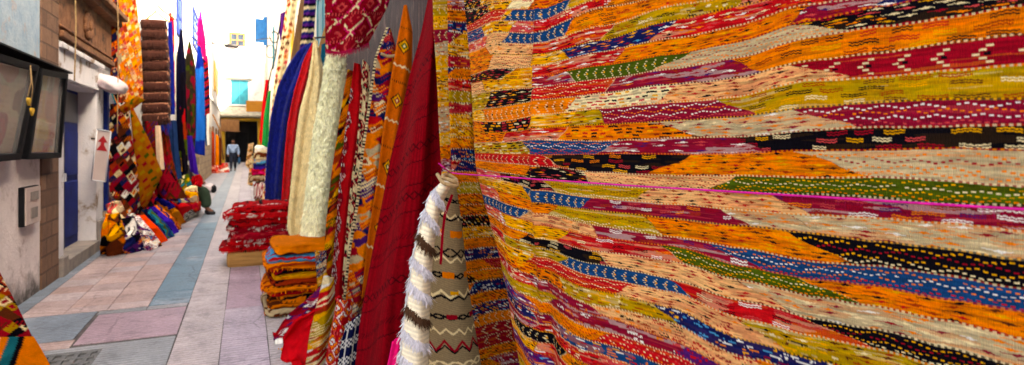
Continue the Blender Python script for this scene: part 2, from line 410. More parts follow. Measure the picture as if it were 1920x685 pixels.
def tube_data(pts, r, ns=8):
    pts = np.asarray(pts, float); n = len(pts); r = np.broadcast_to(r, (n,))
    T = np.gradient(pts, axis=0); T /= np.maximum(np.linalg.norm(T, axis=1, keepdims=True), 1e-9)
    up = np.where(np.abs(T[:, 2:3]) > .9, np.array([[1., 0, 0]]), np.array([[0, 0, 1.]]))
    a = np.cross(T, up); a /= np.linalg.norm(a, axis=1, keepdims=True); b = np.cross(T, a)
    ang = np.linspace(0, 2 * np.pi, ns, endpoint=False)
    P = pts[:, None] + r[:, None, None] * (a[:, None] * np.cos(ang)[None, :, None] + b[:, None] * np.sin(ang)[None, :, None])
    V = P.reshape(-1, 3); F = []
    for i in range(n - 1):
        for j in range(ns):
            k = (j + 1) % ns; F.append((i * ns + j, i * ns + k, (i + 1) * ns + k, (i + 1) * ns + j))
    return V, np.array(F)
def tube(name, pts, r, m, parent=None, ns=8):
    V, F = tube_data(pts, r, ns)
    me = bpy.data.meshes.new(name); n = len(V)
    caps = [list(range(ns))[::-1], list(range(n - ns, n))]
    me.from_pydata([tuple(v) for v in V], [], [tuple(int(i) for i in f) for f in F] + caps); me.update()
    for p in me.polygons: p.use_smooth = True
    return link(name, me, m, parent)
def ellip(name, c, r, m, parent=None, seg=20, noise=0.0, rot=None, cut=None):
    bm = bmesh.new(); bmesh.ops.create_uvsphere(bm, u_segments=seg, v_segments=max(8, seg // 2), radius=1)
    for v in bm.verts:
        k = 1 + noise * (math.sin(v.co.x * 5 + v.co.z * 7) * .5 + math.sin(v.co.y * 9 - v.co.z * 4) * .5)
        p = Vector((v.co.x * r[0] * k, v.co.y * r[1] * k, v.co.z * r[2] * k))
        if rot is not None: p.rotate(rot)
        v.co = p + Vector(tuple(float(a) for a in c))
    for f in bm.faces: f.smooth = True
    me = bpy.data.meshes.new(name); bm.to_mesh(me); bm.free()
    return link(name, me, m, parent)
def skin_mesh(name, J, E, m, parent=None, sub=2, root=0):
    """J: joints (x,y,z,r); E: bones; one continuous surface"""
    me = bpy.data.meshes.new(name + '_cage'); me.from_pydata([tuple(float(a) for a in j[:3]) for j in J], E, []); me.update()
    o = bpy.data.objects.new(name + '_cage', me); COL.objects.link(o)
    md = o.modifiers.new('skin', 'SKIN'); md.use_smooth_shade = True
    for i, j in enumerate(J):
        rr = j[3] if isinstance(j[3], tuple) else (j[3], j[3])
        me.skin_vertices[0].data[i].radius = rr; me.skin_vertices[0].data[i].use_root = (i == root)
    sb = o.modifiers.new('sub', 'SUBSURF'); sb.levels = sub; sb.render_levels = sub
    dg = bpy.context.evaluated_depsgraph_get(); dg.update()
    nm = bpy.data.meshes.new_from_object(o.evaluated_get(dg)); nm.name = name
    bpy.data.objects.remove(o); bpy.data.meshes.remove(me)
    for p in nm.polygons: p.use_smooth = True
    nm.materials.clear()
    return link(name, nm, m, parent)
# ------------------------------------------------------------------ setting: ground, pavement
M_GROUND = surf('dusty_ground', (120, 112, 108), (150, 140, 132), 2, c3=(95, 92, 92))
M_JOINT = surf('dark_joint', (70, 66, 64), (100, 94, 90), 8)
bm = bmesh.new(); vs = [bm.verts.new(p) for p in ((-200, -200, 0), (200, -200, 0), (200, 250, 0), (-200, 250, 0))]; bm.faces.new(vs)
me = bpy.data.meshes.new('ground'); bm.to_mesh(me); bm.free(); tag(link('ground', me, M_GROUND), kind='structure')

def pave_mat():
    m, t, b = mat('concrete_slabs')
    at = N(t, 'ShaderNodeAttribute', attribute_name='Col'); tc = N(t, 'ShaderNodeTexCoord')
    nz = N(t, 'ShaderNodeTexNoise', Scale=2.2, Detail=9.0, Roughness=.7); t.links.new(tc.outputs['Object'], nz.inputs['Vector'])
    mp = N(t, 'ShaderNodeMapping'); mp.inputs['Scale'].default_value = (2.0, 14, 1); t.links.new(tc.outputs['Object'], mp.inputs[0])
    n2 = N(t, 'ShaderNodeTexNoise', Scale=2.0, Detail=6.0); t.links.new(mp.outputs[0], n2.inputs['Vector'])
    mr = N(t, 'ShaderNodeMapRange'); mr.inputs[1].default_value = .3; mr.inputs[2].default_value = .7; mr.inputs[3].default_value = .72; mr.inputs[4].default_value = 1.25
    t.links.new(nz.outputs[0], mr.inputs[0])
    mr2 = N(t, 'ShaderNodeMapRange'); mr2.inputs[1].default_value = .3; mr2.inputs[2].default_value = .7; mr2.inputs[3].default_value = .94; mr2.inputs[4].default_value = 1.06
    t.links.new(n2.outputs[0], mr2.inputs[0])
    mu = N(t, 'ShaderNodeMath', operation='MULTIPLY'); t.links.new(mr.outputs[0], mu.inputs[0]); t.links.new(mr2.outputs[0], mu.inputs[1])
    mul = N(t, 'ShaderNodeVectorMath', operation='MULTIPLY'); t.links.new(at.outputs[0], mul.inputs[0]); t.links.new(mu.outputs[0], mul.inputs[1])
    n4 = N(t, 'ShaderNodeTexNoise', Scale=1.1, Detail=9.0, Roughness=.75); t.links.new(tc.outputs['Object'], n4.inputs['Vector'])
    m4 = N(t, 'ShaderNodeMapRange'); m4.inputs[1].default_value = .56; m4.inputs[2].default_value = .70; m4.inputs[4].default_value = .6; t.links.new(n4.outputs[0], m4.inputs[0])
    mx = N(t, 'ShaderNodeMix', data_type='RGBA'); mx.inputs['B'].default_value = (*lin((205, 195, 195)), 1)
    t.links.new(mul.outputs[0], mx.inputs['A']); t.links.new(m4.outputs[0], mx.inputs['Factor'])
    vw = N(t, 'ShaderNodeMix', data_type='RGBA'); vw.inputs['Factor'].default_value = .12; t.links.new(tc.outputs['Object'], vw.inputs['A']); t.links.new(nz.outputs['Color'], vw.inputs['B'])
    vo = N(t, 'ShaderNodeTexVoronoi', feature='DISTANCE_TO_EDGE', Scale=1.3); t.links.new(vw.outputs['Result'], vo.inputs['Vector'])
    vm = N(t, 'ShaderNodeMapRange'); vm.inputs[1].default_value = .004; vm.inputs[2].default_value = .012; vm.inputs[3].default_value = .66; vm.inputs[4].default_value = 1; t.links.new(vo.outputs['Distance'], vm.inputs[0])
    n7 = N(t, 'ShaderNodeTexNoise', Scale=.9, Detail=4.0); t.links.new(tc.outputs['Object'], n7.inputs['Vector'])
    n8 = N(t, 'ShaderNodeTexNoise', Scale=45.0, Detail=6.0, Roughness=.8); t.links.new(tc.outputs['Object'], n8.inputs['Vector'])
    n9 = N(t, 'ShaderNodeTexNoise', Scale=4.5, Detail=8.0, Roughness=.75); t.links.new(tc.outputs['Object'], n9.inputs['Vector'])
    m8 = N(t, 'ShaderNodeMapRange'); m8.inputs[1].default_value = .3; m8.inputs[2].default_value = .7; m8.inputs[3].default_value = .62; m8.inputs[4].default_value = 1.25; t.links.new(n8.outputs[0], m8.inputs[0])
    m9 = N(t, 'ShaderNodeMapRange'); m9.inputs[1].default_value = .34; m9.inputs[2].default_value = .48; m9.inputs[3].default_value = .62; m9.inputs[4].default_value = 1.0; t.links.new(n9.outputs[0], m9.inputs[0])
    m7 = N(t, 'ShaderNodeMapRange'); m7.inputs[1].default_value = .48; m7.inputs[2].default_value = .55; t.links.new(n7.outputs[0], m7.inputs[0])
    cm = N(t, 'ShaderNodeMix'); cm.inputs['A'].default_value = 1; t.links.new(m7.outputs[0], cm.inputs['Factor']); t.links.new(vm.outputs[0], cm.inputs['B'])
    k1 = N(t, 'ShaderNodeMath', operation='MULTIPLY'); t.links.new(cm.outputs['Result'], k1.inputs[0]); t.links.new(m8.outputs[0], k1.inputs[1])
    k2 = N(t, 'ShaderNodeMath', operation='MULTIPLY'); t.links.new(k1.outputs[0], k2.inputs[0]); t.links.new(m9.outputs[0], k2.inputs[1])
    wg = N(t, 'ShaderNodeTexWave', Scale=6.5, Distortion=.25, bands_direction='Y'); wg.inputs['Detail'].default_value = 1; t.links.new(tc.outputs['Object'], wg.inputs['Vector'])
    wm = N(t, 'ShaderNodeMapRange'); wm.inputs[1].default_value = .0; wm.inputs[2].default_value = .45; wm.inputs[3].default_value = .80; wm.inputs[4].default_value = 1.0; t.links.new(wg.outputs['Fac'], wm.inputs[0])
    k3 = N(t, 'ShaderNodeMath', operation='MULTIPLY'); t.links.new(k2.outputs[0], k3.inputs[0]); t.links.new(wm.outputs[0], k3.inputs[1])
    fin = N(t, 'ShaderNodeVectorMath', operation='MULTIPLY'); t.links.new(mx.outputs['Result'], fin.inputs[0]); t.links.new(k3.outputs[0], fin.inputs[1])
    t.links.new(fin.outputs[0], b.inputs['Base Color'])
    rr = N(t, 'ShaderNodeMapRange'); rr.inputs[3].default_value = .42; rr.inputs[4].default_value = .75; t.links.new(nz.outputs[0], rr.inputs[0]); t.links.new(rr.outputs[0], b.inputs['Roughness'])
    wv = N(t, 'ShaderNodeTexWave', Scale=6.5, Distortion=.25, bands_direction='Y'); wv.inputs['Detail'].default_value = 1; t.links.new(tc.outputs['Object'], wv.inputs['Vector'])
    ad = N(t, 'ShaderNodeMath', operation='MULTIPLY_ADD'); ad.inputs[1].default_value = .35; t.links.new(wv.outputs['Fac'], ad.inputs[0]); t.links.new(n2.outputs[0], ad.inputs[2])
    bp = N(t, 'ShaderNodeBump', Strength=.7, Distance=.016); t.links.new(ad.outputs[0], bp.inputs['Height']); t.links.new(bp.outputs[0], b.inputs['Normal'])
    return m
NE = [-2.2, -1.72, -1.41, -1.1, -.79, -.47, -.16, .15, .46, .77, 1.08, 1.4]
V, F, C, UV = [], [], [], []
prnd = random.Random(4)
def slab(x0, x1, y0, y1, col, z):
    g = .003; k = len(V); c = lin(col)
    x0 += g; x1 -= g; y0 += g; y1 -= g
    nx = max(1, int((x1 - x0) / .3)); h = .02
    for (x, y, zz) in ((x0, y0, z), (x1, y0, z), (x1, y1, z), (x0, y1, z), (x0, y0, z - h), (x1, y0, z - h), (x1, y1, z - h), (x0, y1, z - h)):
        V.append((x + prnd.uniform(-.002, .002), y + prnd.uniform(-.004, .004), zz)); C.append(c); UV.append((x, y))
    F.extend([(k, k + 1, k + 2, k + 3), (k, k + 4, k + 5, k + 1), (k + 1, k + 5, k + 6, k + 2), (k + 2, k + 6, k + 7, k + 3), (k + 3, k + 7, k + 4, k)])
for i in range(len(NE) - 1):
    x0, x1 = NE[i], NE[i + 1]; y = 2.0 - .3 * (i % 2)
    while y < 54:
        y1 = y + (.93 if x0 > -.8 else .31)
        mx = (x0 + x1) / 2; my = (y + y1) / 2; v = prnd.uniform(.95, 1.05)
        a, b_ = y, y1
        if mx < -.47:
            lim = 6.12
            if b_ <= lim: a = None
            elif a < lim: a = lim
        if a is not None:
            if -.79 < mx < -.47: col = (104, 138, 154)
            elif mx < -1.72: col = (128, 142, 154)
            elif mx < -.79: col = [(194, 172, 168), (186, 172, 172), (196, 168, 160), (180, 172, 174)][prnd.randrange(4)] if my < 11 else [(150, 156, 166), (172, 164, 168)][prnd.randrange(2)]
            elif mx < -.16: col = (196, 182, 180)
            elif mx < .15: col = (178, 148, 160) if 6.0 < my < 7.6 else (184, 168, 178)
            else: col = (178, 168, 166)
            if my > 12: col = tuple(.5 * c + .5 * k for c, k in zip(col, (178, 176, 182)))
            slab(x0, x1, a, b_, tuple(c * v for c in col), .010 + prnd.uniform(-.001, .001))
        y = y1
for k in range(18):                                       # grey concrete repairs and the mauve slabs in the foreground left
    pass
slab(-2.2, -1.16, 5.30, 6.11, (128, 142, 154), .010); slab(-1.15, -.79, 5.98, 6.11, (140, 144, 146), .009); slab(-.79, -.475, 6.0, 6.11, (150, 150, 152), .009)
slab(-1.13, -.475, 5.14, 5.97, (174, 146, 156), .011); slab(-2.2, -1.14, 5.10, 5.29, (186, 160, 152), .009)
slab(-2.2, -.475, 4.34, 5.09, (146, 150, 152), .008); slab(-2.2, -1.12, 2.0, 4.33, (134, 142, 150), .009); slab(-1.11, -.475, 2.0, 4.33, (178, 140, 152), .010)
tag(build('pavement', V, F, np.array(C), UV, pave_mat(), smooth=False), kind='structure')
boxes_bed = boxes('pavement_bed', [(-2.3, 1.45, 1.9, 54, -.02, .003)], M_JOINT, bev=0); tag(boxes_bed, kind='structure')

# worn cover cast with raised bars, let into the cement patch
M_CAST = surf('worn_cement_cast', (92, 94, 94), (122, 122, 120), 30, bump=.5)
mc = empty('drain_cover', (-1.15, 4.75, .008), 'square cement drain cover with a worn raised grid, sunk in the grey patch of paving', 'drain cover')
boxes('cover_plate', [(-1.36, -.92, 4.50, 4.98, .004, .0105)], M_CAST, mc, .002)
for i in range(6): boxes('raised_bar', [(-1.34 + .07 * i, -1.31 + .07 * i, 4.53, 4.94, .0106, .022)], M_CAST, mc, .002)
for j in range(4): boxes('raised_bar', [(-1.355, -.935, 4.55 + .11 * j, 4.575 + .11 * j, .0106, .024)], M_CAST, mc, .002)

# ------------------------------------------------------------------ wall materials
def wall_two(name, low, low2, up, up2, zmid, soft=.25, base=(90, 84, 80)):
    m, t, b = mat(name)
    tc = N(t, 'ShaderNodeTexCoord'); sep = N(t, 'ShaderNodeSeparateXYZ'); t.links.new(tc.outputs['Object'], sep.inputs[0])
    nz = N(t, 'ShaderNodeTexNoise', Scale=1.6, Detail=9.0, Roughness=.7); t.links.new(tc.outputs['Object'], nz.inputs['Vector'])
    n2 = N(t, 'ShaderNodeTexNoise', Scale=5.0, Detail=8.0, Roughness=.7); t.links.new(tc.outputs['Object'], n2.inputs['Vector'])
    def mixc(a, b2, fac, lo=.38, hi=.62):
        mr = N(t, 'ShaderNodeMapRange'); mr.inputs[1].default_value = lo; mr.inputs[2].default_value = hi; t.links.new(fac, mr.inputs[0])
        mx = N(t, 'ShaderNodeMix', data_type='RGBA')
        for k, v in (('A', a), ('B', b2)):
            if isinstance(v, tuple): mx.inputs[k].default_value = (*lin(v), 1)
            else: t.links.new(v, mx.inputs[k])
        t.links.new(mr.outputs[0], mx.inputs['Factor']); return mx.outputs['Result']
    lo_, hi_ = mixc(low, low2, nz.outputs[0]), mixc(up, up2, n2.outputs[0])
    zz = N(t, 'ShaderNodeMath', operation='MULTIPLY_ADD'); zz.inputs[1].default_value = soft * 2; t.links.new(nz.outputs[0], zz.inputs[0]); t.links.new(sep.outputs['Z'], zz.inputs[2])
    c = mixc(lo_, hi_, zz.outputs[0], zmid + soft * .9, zmid + soft * 1.1)
    zb = N(t, 'ShaderNodeMath', operation='MULTIPLY_ADD'); zb.inputs[1].default_value = -.9; t.links.new(n2.outputs[0], zb.inputs[0]); t.links.new(sep.outputs['Z'], zb.inputs[2])
    c = mixc(base, c, zb.outputs[0], -.42, -.12)
    n6 = N(t, 'ShaderNodeTexNoise', Scale=3.2, Detail=10.0, Roughness=.75); t.links.new(tc.outputs['Object'], n6.inputs['Vector'])
    c = mixc(c, (188, 172, 164), n6.outputs[0], .56, .66)
    t.links.new(c, b.inputs['Base Color']); b.inputs['Roughness'].default_value = .85
    n3 = N(t, 'ShaderNodeTexNoise', Scale=35.0, Detail=5.0); t.links.new(tc.outputs['Object'], n3.inputs['Vector'])
    ad = N(t, 'ShaderNodeMath', operation='MULTIPLY_ADD'); ad.inputs[1].default_value = .4; t.links.new(n3.outputs[0], ad.inputs[0]); t.links.new(n2.outputs[0], ad.inputs[2])
    bp = N(t, 'ShaderNodeBump', Strength=.5, Distance=.03); t.links.new(ad.outputs[0], bp.inputs['Height']); t.links.new(bp.outputs[0], b.inputs['Normal'])
    return m
M_PLA = wall_two('weathered_plaster', (246, 236, 234), (222, 212, 212), (140, 172, 198), (176, 198, 212), 2.28, .15)
M_WHITE = surf('white_limewash', (208, 206, 202), (188, 190, 194), 2.5, c3=(176, 172, 166), stain=1.5, bump=.25)
M_PALE = surf('pale_limewash', (200, 192, 174), (178, 174, 164), 2.0, c3=(168, 158, 140), stain=1.2)
M_SUR = surf('white_painted_stone', (232, 230, 232), (210, 212, 218), 3, c3=(150, 130, 110), stain=2.2)
M_BRN = stone_mat('brown_stone', (132, 98, 74), (104, 74, 54), (92, 66, 50), .36, .165)
M_BRNC = surf('carved_brown_stone', (150, 104, 72), (104, 70, 48), 7, c3=(72, 50, 38), bump=.9)
M_STEP = surf('worn_step', (160, 150, 140), (120, 116, 114), 5)
M_TANST = stone_mat('tan_stone', (176, 152, 122), (150, 126, 98), (120, 104, 88), .5, .25)
M_PURP = surf('weathered_purple_boards', (74, 50, 48), (30, 20, 22), 4, c3=(120, 92, 84), streak=(5, 5, .9), bump=1.0)
M_BLUE = surf('blue_gloss_paint', (16, 42, 128), (10, 30, 96), 4, rough=.65, bump=.1, spec=.12)
M_DBLUE = surf('dark_blue_paint', (14, 30, 66), (8, 18, 44), 4, rough=.4, bump=.1)
M_TEAL = surf('teal_paint', (20, 128, 146), (12, 100, 122), 4, rough=.5, bump=.15)
M_BBLUE = surf('bright_blue_paint', (10, 110, 176), (8, 90, 150), 4, rough=.5, bump=.15)
M_WOODO = surf('ochre_board', (206, 140, 44), (186, 122, 40), 3, streak=(1, 1, 8))
M_WOOD = surf('old_wood', (150, 106, 62), (104, 70, 42), 3, streak=(8, 8, .8), bump=.5)
M_WOODT = surf('tan_wood', (184, 138, 76), (150, 106, 54), 3, streak=(1, 8, 8), bump=.4)
M_YEL = surf('yellow_paint', (226, 184, 56), (206, 160, 44), 3)
M_TILEG = surf('grey_roof_tiles', (150, 146, 132), (110, 104, 92), 4, bump=.8)
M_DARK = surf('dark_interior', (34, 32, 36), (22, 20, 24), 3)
M_BLK = surf('black_paint', (20, 22, 28), (12, 14, 18), 5, rough=.7, bump=.1, spec=.15)
M_IRON = surf('dark_iron', (44, 40, 38), (24, 22, 22), 20, rough=.5)
M_PLAST = surf('white_plastic', (226, 214, 216), (206, 192, 196), 6, rough=.4, bump=.2, c3=(190, 170, 176))
M_SIGN = surf('sign_panel_enamel', (206, 190, 184), (190, 172, 166), 2, rough=.5, bump=.1)
M_ALU = surf('pale_metal_edge', (216, 220, 226), (190, 196, 204), 5, rough=.35, bump=.05)
M_REDP = surf('red_paint', (176, 18, 28), (150, 12, 22), 6, rough=.5, bump=.1)
M_PINKC = cloth_mat('x', bump=.3); M_PINKC.name = 'pink_cord_fibre'
M_ROPE = surf('hemp_rope', (190, 160, 112), (150, 120, 80), 60, bump=.6)
m_, t_, b_ = mat('display_glass'); M_GLASS = m_
b_.inputs['Base Color'].default_value = (.9, .92, .9, 1); b_.inputs['Roughness'].default_value = .06; b_.inputs['Alpha'].default_value = .14; b_.inputs['Specular IOR Level'].default_value = .8
M_PANE = surf('dark_window_glass', (40, 56, 74), (26, 36, 50), 3, rough=.12, bump=.02, spec=.6)
M_PANEL = surf('light_glass', (150, 176, 196), (120, 150, 178), 3, rough=.15, bump=.02, spec=.6)

def window_x(parent, n, s0, s1, z0, z1, fm, pm, side=1, bars=(1, 2), name='window', fw=.07):
    """window on a wall face looking along +X (side 1) or -X"""
    d = side
    def B(a0, a1, s0_, s1_, z0_, z1_): return (min(n + d * a0, n + d * a1), max(n + d * a0, n + d * a1), s0_, s1_, z0_, z1_)
    lst = [B(.0, .05, s0, s0 + fw, z0, z1), B(.0, .05, s1 - fw, s1, z0, z1), B(0, .048, s0 + fw, s1 - fw, z0, z0 + fw), B(0, .048, s0 + fw, s1 - fw, z1 - fw, z1)]
    for i in range(1, bars[0] + 1):
        c = s0 + (s1 - s0) * i / (bars[0] + 1); lst.append(B(.012, .04, c - .02, c + .02, z0 + fw, z1 - fw))
    for i in range(1, bars[1] + 1):
        c = z0 + (z1 - z0) * i / (bars[1] + 1); lst.append(B(.012, .036, s0 + fw, s1 - fw, c - .018, c + .018))
    w = boxes(name, lst, fm, parent, .004)
    boxes('pane', [B(.003, .014, s0 + fw * .7, s1 - fw * .7, z0 + fw * .7, z1 - fw * .7)], pm, w, 0)
    return w
def window_y(parent, s, n0, n1, z0, z1, fm, pm, bars=(1, 2), name='window', fw=.07):
    lst = [(n0, n0 + fw, s - .05, s, z0, z1), (n1 - fw, n1, s - .05, s, z0, z1), (n0 + fw, n1 - fw, s - .048, s, z0, z0 + fw), (n0 + fw, n1 - fw, s - .048, s, z1 - fw, z1)]
    for i in range(1, bars[0] + 1):
        c = n0 + (n1 - n0) * i / (bars[0] + 1); lst.append((c - .025, c + .025, s - .04, s - .012, z0 + fw, z1 - fw))
    for i in range(1, bars[1] + 1):
        c = z0 + (z1 - z0) * i / (bars[1] + 1); lst.append((n0 + fw, n1 - fw, s - .036, s - .014, c - .02, c + .02))
    w = boxes(name, lst, fm, parent, .004)
    boxes('pane', [(n0 + fw * .7, n1 - fw * .7, s - .014, s - .003, z0 + fw * .7, z1 - fw * .7)], pm, w, 0)
    return w

WL = -1.85
# ---- left: plaster house
h = empty('plaster_house', (-3.5, 5.5, 0), 'weathered plaster house, blue-grey above and pinkish white below, behind the black glass cases', 'house')
boxes('wall', [(-7, WL, 3.2, 7.22, 0, 4.6)], M_PLA, h, .01)
boxes('roof', [(-7.1, WL + .05, 3.1, 7.21, 4.6, 4.75)], M_TILEG, h)
# ---- left: house with the stone doorway
h = empty('doorway_house', (-3.5, 8.8, 0), 'house with carved brown stone frieze and white-painted doorway holding a blue door', 'house')
boxes('wall', [(-7, WL, 7.222, 7.82, 3.42, 4.9), (-7, WL, 7.82, 10.02, 3.42, 4.9), (-7, -2.3, 7.222, 10.02, 0, 3.419)], M_WHITE, h, .004)
boxes('pilaster', [(-2.299, WL + .012, 7.224, 7.82, 0, 3.25)], M_BRN, h, .012)
boxes('door_surround', [(-2.299, WL, 7.822, 8.06, .0, 2.60), (-2.299, WL, 9.62, 10.02, 0, 2.60), (-2.299, WL - .004, 8.06, 9.62, 2.16, 2.60)], M_SUR, h, .01)
boxes('surround_moulding', [(WL + .001, WL + .035, 7.86, 9.98, 2.52, 2.58), (WL - .003, WL + .022, 7.98, 9.72, 2.19, 2.225)], M_SUR, h, .008)
boxes('frieze', [(-2.299, WL + .004, 7.822, 10.6, 2.602, 3.25)], M_BRNC, h, .008)
boxes('frieze_moulding', [(WL + .005, WL + .05, 7.84, 10.6, 2.63, 2.70), (WL + .005, WL + .03, 7.84, 10.6, 2.74, 2.77)], M_BRNC, h, .01)
boxes('cornice', [(-2.299, WL + .13, 7.2, 10.7, 3.252, 3.34), (-2.299, WL + .2, 7.18, 10.72, 3.341, 3.42)], M_BRNC, h, .015)
bmr = bmesh.new()
for k in range(9):
    a = k * 2 * math.pi / 9
    mtx = __import__('mathutils').Matrix
    r0 = bmesh.ops.create_uvsphere(bmr, u_segments=10, v_segments=6, radius=.075)['verts']
    for v in r0: v.co = Vector((WL + .015 + v.co.x * .5, 9.1 + .14 * math.cos(a) + v.co.y, 2.98 + .12 * math.sin(a) + v.co.z))
r0 = bmesh.ops.create_uvsphere(bmr, u_segments=10, v_segments=6, radius=.07)['verts']
for v in r0: v.co = Vector((WL + .03 + v.co.x * .6, 9.1 + v.co.y, 2.98 + v.co.z))
me = bpy.data.meshes.new('carved_rosette'); bmr.to_mesh(me); bmr.free(); link('carved_rosette', me, M_BRNC, h)
d = boxes('door', [(-2.10, -2.055, 8.061, 9.619, .16, 2.158)], M_BLUE, h, .004)
boxes('panel', [(-2.054, -2.03, 8.13 + .76 * i, 8.76 + .76 * i, z0, z1) for i in range(2) for z0, z1 in ((.28, .98), (1.06, 1.62))], M_BLUE, d, .008)
boxes('transom', [(-2.054, -2.045, 8.1, 9.58, 1.74, 2.12)], M_DBLUE, d, .003)
boxes('centre_strip', [(-2.054, -2.025, 8.815, 8.865, .17, 1.70)], M_DBLUE, d, .004)
boxes('latch', [(-2.024, -2.0, 8.78, 8.84, 1.0, 1.1)], M_ALU, d, .004)
boxes('door_step', [(-2.299, WL + .04, 8.062, 9.618, 0, .155)], M_STEP, h, .012)
for yy, zz in (((7.83, 8.055), .22), ((9.63, 10.0), .42)): boxes('wall_base', [(WL + .001, WL + .05, *yy, 0, zz)], M_STEP, h, .015)
# ---- left: white house hung with rugs
h = empty('white_house', (-3.5, 16, 0), 'white limewashed house with a dark blue ground-floor window half hidden by hung rugs', 'house')
boxes('wall', [(-7, WL - .01, 10.022, 22, 0, 6.9)], M_WHITE, h, .01)
window_x(h, WL - .01, 10.12, 11.9, .5, 2.45, M_BLUE, M_PANE, 1, (1, 3), fw=.1)
window_x(h, WL - .01, 19.8, 21.2, 4.75, 6.6, M_BLUE, M_PANEL, 1, (1, 2), fw=.2)
boxes('wall_base', [(WL - .009, WL + .04, 10.03, 22, 0, .5)], M_TANST, h, .01)
# ---- left: far white house
h = empty('far_white_house', (-3.5, 38, 0), 'tall white house far down the left with small framed windows and tan stone foot', 'house')
boxes('wall', [(-7, WL, 22.01, 56, 0, 10.2)], M_WHITE, h, .01)
window_x(h, WL, 25.4, 28.6, 5.3, 6.8, M_BLUE, M_PANEL, 1, (3, 3), fw=.12)
for s0 in (42.5, 46.2): window_x(h, WL, s0, s0 + 1.6, 5.0, 6.9, M_YEL, M_PANE, 1, (1, 2), fw=.12)
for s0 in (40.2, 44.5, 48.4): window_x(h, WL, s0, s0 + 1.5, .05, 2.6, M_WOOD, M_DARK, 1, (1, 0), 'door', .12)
boxes('stone_foot', [(WL + .001, WL + .35, 24, 32.2, 0, 2.3)], M_TANST, h, .02)
boxes('string_course', [(WL + .001, WL + .07, 22.1, 55.9, 4.1, 4.25)], M_WHITE, h, .01)
# ---- right houses
WR = 1.25
h = empty('rough_house', (3.5, 2, 0), 'house with weathered purple-brown wall behind the hung rugs on the right', 'house')
boxes('wall', [(WR, 7, -14, 9.38, 0, 7.0)], M_PURP, h, .01)
h = empty('stone_house', (3.5, 15, 0), 'pale stone house with a tall teal door behind the floral and blue rugs', 'house')
boxes('wall', [(WR + .005, 7, 9.39, 22, 0, 7.2)], M_PALE, h, .01)
d = boxes('door', [(WR - .02, WR + .004, 9.75, 11.3, .1, 4.1)], M_TEAL, h, .01)
boxes('door_frame', [(WR - .05, WR + .004, 9.6, 9.745, .05, 4.26), (WR - .05, WR + .004, 11.305, 11.45, .05, 4.26), (WR - .049, WR + .004, 9.746, 11.304, 4.105, 4.26)], M_TEAL, h, .01)
boxes('panel', [(WR - .04, WR - .021, 9.85 + .74 * i, 10.45 + .74 * i, z0, z0 + 1.1) for i in range(2) for z0 in (.3, 1.6, 2.9)], M_TEAL, d, .01)
tube('drainpipe', [(WR - .07, 17.2, .1), (WR - .07, 17.2, 7.1)], .05, M_YEL, h)
h = empty('cream_house', (3.5, 37, 0), 'cream house far down the right side with one open blue shutter', 'house')
boxes('wall', [(WR + .01, 7, 22.01, 56, 0, 7.4)], M_PALE, h, .01)
boxes('turret', [(WR + .01, 5, 37, 44, 7.41, 11.5)], M_PALE, h, .01)
boxes('shutter', [(.55, 1.02, 39.96, 40.0, 7.85, 9.35)], M_BBLUE, h, .01)
boxes('shutter_frame', [(1.02, WR + .009, 39.9, 40.06, 7.7, 9.5)], M_BBLUE, h, .01)
window_x(h, WR + .01, 40.1, 41.3, 7.7, 9.4, M_BBLUE, M_PANE, -1, (1, 1))
window_x(h, WR + .01, 30, 31.2, 5.2, 7.2, M_TEAL, M_PANE, -1, (1, 2))
# ---- end of the alley
h = empty('end_house', (-.3, 55, 0), 'white house closing the alley, with teal shutters above a yellow-framed passage', 'house')
boxes('wall', [(-2.6, 2.0, 53, 55.9, 3.66, 9.5), (-2.6, -1.55, 53, 55.9, 0, 3.659), (.95, 2.0, 53, 55.9, 0, 3.659), (-1.551, .951, 54.6, 55.9, 0, 3.658)], M_WHITE, h, .01)
w = boxes('window', [(-1.16, -1.08, 52.93, 53, 4.75, 6.85), (.22, .30, 52.93, 53, 4.75, 6.85), (-1.08, .22, 52.93, 53, 6.77, 6.85), (-1.2, .34, 52.86, 52.999, 4.66, 4.748)], M_WHITE, h, .01)
for x0, x1 in ((-1.07, -.435), (-.425, .21)):
    sh = boxes('shutter', [(x0, x1, 52.95, 52.99, 4.76, 6.765)], M_TEAL, w, .01)
prism('arched_hood', [(-1.45 + 2.05 * i / 10, 52.72, 6.95 + .42 * math.sin(math.pi * i / 10)) for i in range(11)] + [(.62, 52.72, 6.86), (-1.47, 52.72, 6.86)], (0, .279, 0), M_TILEG, h)
prism('canopy_roof', [(-1.9, 51.7, 3.72), (1.2, 51.7, 3.72), (1.2, 52.99, 4.5), (-1.9, 52.99, 4.5)], (0, 0, .12), M_TILEG, h)
boxes('passage_frame', [(-1.8, -1.5, 52.8, 52.995, 0, 3.4), (.92, 1.2, 52.8, 52.995, 0, 3.4), (-1.8, 1.2, 52.79, 52.995, 3.402, 3.66)], M_YEL, h, .01)
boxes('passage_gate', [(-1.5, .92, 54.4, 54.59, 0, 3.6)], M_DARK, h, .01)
boxes('gate_leaf', [(-.75, .15, 54.34, 54.39, 0, 2.5), (.3, .9, 54.34, 54.39, 1.2, 3.1)], M_BLK, h, .01)
h = empty('rear_house', (0, 62, 0), 'tall white house rising behind the end of the alley with one ochre-framed window', 'house')
boxes('wall', [(-4.5, 4, 60, 66, 0, 14.2)], M_WHITE, h, .01)
window_y(h, 60, -1.35, -.0, 10.45, 11.85, M_WOODO, M_PANE, (1, 1), fw=.14)
sg = empty('hanging_board', (-1.2, 51, 2.5), 'brown board hanging below the yellow passage frame at the alley end', 'sign')
boxes('board', [(-1.75, -.45, 51.0, 51.06, 2.55, 3.40)], M_WOOD, sg, .01)
for zz in (3.401, 2.49): boxes('rail', [(-1.8, -.4, 51.0, 51.05, zz, zz + .058)], M_BRNC, sg, .006)
